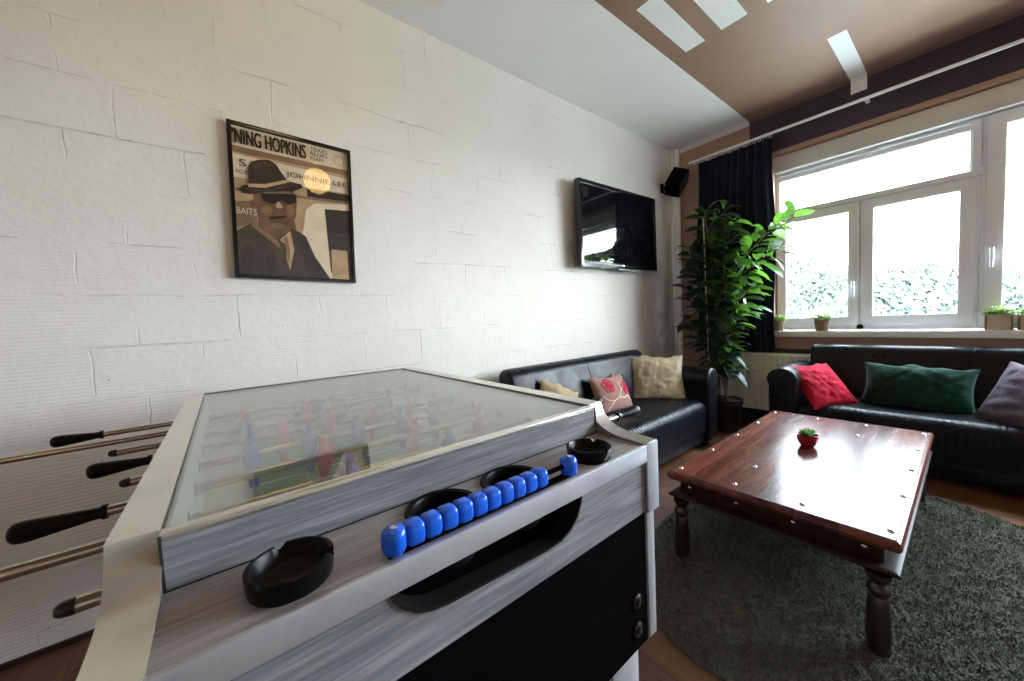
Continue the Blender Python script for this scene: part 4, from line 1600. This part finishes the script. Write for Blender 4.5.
def leafy(pts, r0, r1, nl, ln, bright, start=.15, spread=1.0):
    pts = [Vector(p) for p in pts]
    tube(pts, [r0 + (r1 - r0) * i / (len(pts) - 1) for i in range(len(pts))], 8, stems)
    cum = [0]
    for a, b in zip(pts, pts[1:]):
        cum.append(cum[-1] + (b - a).length)
    nl = int(nl * 1.75)
    for i in range(nl):
        f = start + (1 - start) * (i + .5) / nl
        s = f * cum[-1]
        k = max(q for q in range(len(pts) - 1) if cum[q] <= s + 1e-9)
        p = pts[k].lerp(pts[k + 1], (s - cum[k]) / max(1e-6, cum[k + 1] - cum[k]))
        d0 = (pts[k + 1] - pts[k]).normalized()
        a = i * 2.4 + rng.uniform(-.4, .4)
        o1 = d0.orthogonal().normalized()
        o2 = d0.cross(o1)
        el = rng.uniform(.15, .75)
        dr = (math.cos(a) * o1 + math.sin(a) * o2) * math.cos(el) * spread + d0 * math.sin(el)
        dr.z += .15
        up_ = Vector((rng.normal(0, .35), rng.normal(0, .35), 1))
        L = ln * rng.uniform(.75, 1.15)
        isb = rng.uniform() < bright
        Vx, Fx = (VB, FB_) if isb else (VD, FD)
        pet = p + dr.normalized() * .03
        blade(Vx, Fx, pet, dr, up_, L, L * rng.uniform(.40, .50), rng.uniform(.15, .6), .10, 5)


# three upright stems, then the arms that lean to the light and into the corner
leafy([(.0, .0, .29), (.03, .06, .8), (.05, .12, 1.4), (.04, .17, 1.9), (.02, .19, 2.17)], .014, .006, 48, .20, .02, .10)
leafy([(.03, .03, .29), (.06, .0, .7), (.04, .02, 1.2), (.06, .03, 1.7), (.05, .02, 1.98)], .012, .005, 48, .20, .10, .10)
leafy([(-.03, -.02, .29), (-.02, .10, .8), (-.03, .20, 1.3), (-.02, .26, 1.75)], .011, .004, 42, .20, .0, .16)
leafy([(.05, .05, 1.35), (.08, -.12, 1.66), (.12, -.30, 1.86), (.15, -.44, 1.93), (.17, -.52, 1.99)], .008, .003, 17, .18, .8, .3)
leafy([(.05, .05, 1.25), (.05, -.10, 1.50), (.08, -.26, 1.62), (.1, -.42, 1.72)], .007, .003, 16, .18, .75, .3)
leafy([(.05, .02, 1.0), (.04, -.10, 1.28), (.05, -.20, 1.42)], .007, .003, 14, .18, .65, .3)
leafy([(.05, .02, .85), (.03, -.09, 1.10), (.05, -.18, 1.20)], .006, .003, 12, .18, .5, .3)
leafy([(.0, .1, .9), (-.04, .25, 1.2), (-.03, .34, 1.4)], .007, .003, 16, .18, .02, .2)
leafy([(.0, .1, .7), (-.04, .26, .95), (-.03, .34, 1.1)], .007, .003, 14, .18, .02, .2)
leafy([(.02, .05, .6), (-.05, -.02, .85), (-.08, -.04, 1.0)], .006, .003, 14, .18, .15, .2)
leafy([(.0, .12, 1.3), (-.07, .22, 1.6), (-.06, .30, 1.8)], .007, .003, 16, .18, .05, .2)
leafy([(.05, .1, 1.6), (.02, -.02, 1.9), (.03, -.05, 2.02)], .006, .003, 12, .17, .3, .2)
leafy([(.04, .18, 1.9), (.03, .10, 2.05), (.05, -.02, 2.17)], .005, .002, 7, .15, .3, .4)
# low drooping leaves near the pot
for (a, b, c, dx_, dy_) in ((.02, -.02, .62, -.25, -.55), (.02, 0, .70, -.5, -.25), (.0, .1, .72, -.45, .35), (.03, .02, .78, -.1, -.6)):
    blade(VD, FD, (a, b, c), (dx_, dy_, -.15), (0, 0, 1), .21, .075, .55, .1, 5)
obj('stems', stems, M['bark'], PL)
NL = len(FD)
pyobj('foliage', VD, FD, M['leaf_shaded'], PL)
pyobj('painted_lit_foliage', VB, FB_, M['leaf_lit'], PL)  # leaves on the window side, painted brighter as if lit
obj('support_cane', tube([(-.06, .13, .30), (-.06, .155, 1.3), (-.06, .17, 2.10)], .0065, 8), M['cane'], PL)


# ------------------------------------------------------------------ things on the sill
def sill_plant(name, label, loc, r0, r1, h, nleaf, spread, mat, matleaf, square=False, group=None):
    t = thing(name, label, 'plant', loc, 0, group)
    if square:
        pm = loft([[(-r0, -r0, 0), (r0, -r0, 0), (r0, r0, 0), (-r0, r0, 0)], [(-r1, -r1, h), (r1, -r1, h), (r1, r1, h), (-r1, r1, h)],
                   [(-r1 + .008, -r1 + .008, h), (r1 - .008, -r1 + .008, h), (r1 - .008, r1 - .008, h), (-r1 + .008, r1 - .008, h)],
                   [(-r1 + .008, -r1 + .008, h - .012), (r1 - .008, -r1 + .008, h - .012), (r1 - .008, r1 - .008, h - .012), (-r1 + .008, r1 - .008, h - .012)]])
        p = obj('planter_box', pm, mat, t, 20)
        for s in (-1, 1):
            for q in (-1, 1):
                obj('corner_strip', bx(s * r1 - .004, s * r1 + .004, q * r1 - .004, q * r1 + .004, .002, h, .001), M['wicker'], p)
    else:
        prof = [(r0 * .96, 0)]
        nb = 9
        for k in range(nb):
            f = (k + .5) / nb
            rr = r0 + (r1 - r0) * f
            prof += [(rr - .0015, h * (k + .05) / nb), (rr + .0015, h * (k + .5) / nb), (rr - .0015, h * (k + .95) / nb)]
        prof += [(r1 + .003, h), (r1 - .004, h + .002), (r1 - .006, h - .012), (.0001, h - .012)]
        obj('basket', lathe(prof, 30), mat, t, 50)
    obj('soil', lathe([(min(r1 * .86, r1 - .012), h - .011), (r1 * .4, h - .004), (.0001, h - .002)], 16), M['soil'], t)
    V, F = [], []
    for i in range(nleaf):
        a = rng.uniform(0, 6.28)
        q = rng.uniform(0, 1) ** .5
        px_, py_ = spread * q * math.cos(a), spread * q * math.sin(a)
        hz = h + rng.uniform(.0, 1) * (.062 * (1 - .5 * q * q))
        dr = Vector((math.cos(a) * .7 + rng.normal(0, .5), math.sin(a) * .7 + rng.normal(0, .5), rng.uniform(0, .9)))
        blade(V, F, (px_, py_, hz), dr, (0, 0, 1), rng.uniform(.016, .028), .016, .3, .15, 3)
    for i in range(14):
        a = i * 2.4
        q = spread * .7 * (i / 14)
        k = len(V)
        px_, py_ = q * math.cos(a), q * math.sin(a)
        V += [(px_ * .3 - .0012, py_ * .3, h - .012), (px_ * .3 + .0012, py_ * .3, h - .012), (px_ + .0008, py_, h + .05), (px_ - .0008, py_, h + .05)]
        F.append((k, k + 1, k + 2, k + 3))
    pyobj('foliage', V, F, matleaf, t)
    return t


sill_plant('potted_plant', 'small green plant in a woven brown pot on the window sill, right of the curtain', (4.272, .843, .9532), .044, .056, .098, 420, .060, M['wicker'], M['leaf_small'], group='woven pots on the sill')
sill_plant('potted_plant', 'small green plant in a woven brown pot half hidden behind the curtain edge', (4.272, 1.178, .9532), .044, .056, .098, 360, .056, M['wicker'], M['leaf_small'], group='woven pots on the sill')
sill_plant('boxed_plant', 'bushy green plant in a pale square wooden box on the sill', (4.285, -.122, .9532), .050, .055, .106, 520, .062, M['birch_box'], M['leaf_small'], True, 'wooden planters on the sill')
sill_plant('boxed_plant', 'pale square wooden planter on the sill at the right edge of the photo', (4.285, -.262, .9532), .050, .055, .106, 260, .045, M['birch_box'], M['leaf_small'], True, 'wooden planters on the sill')
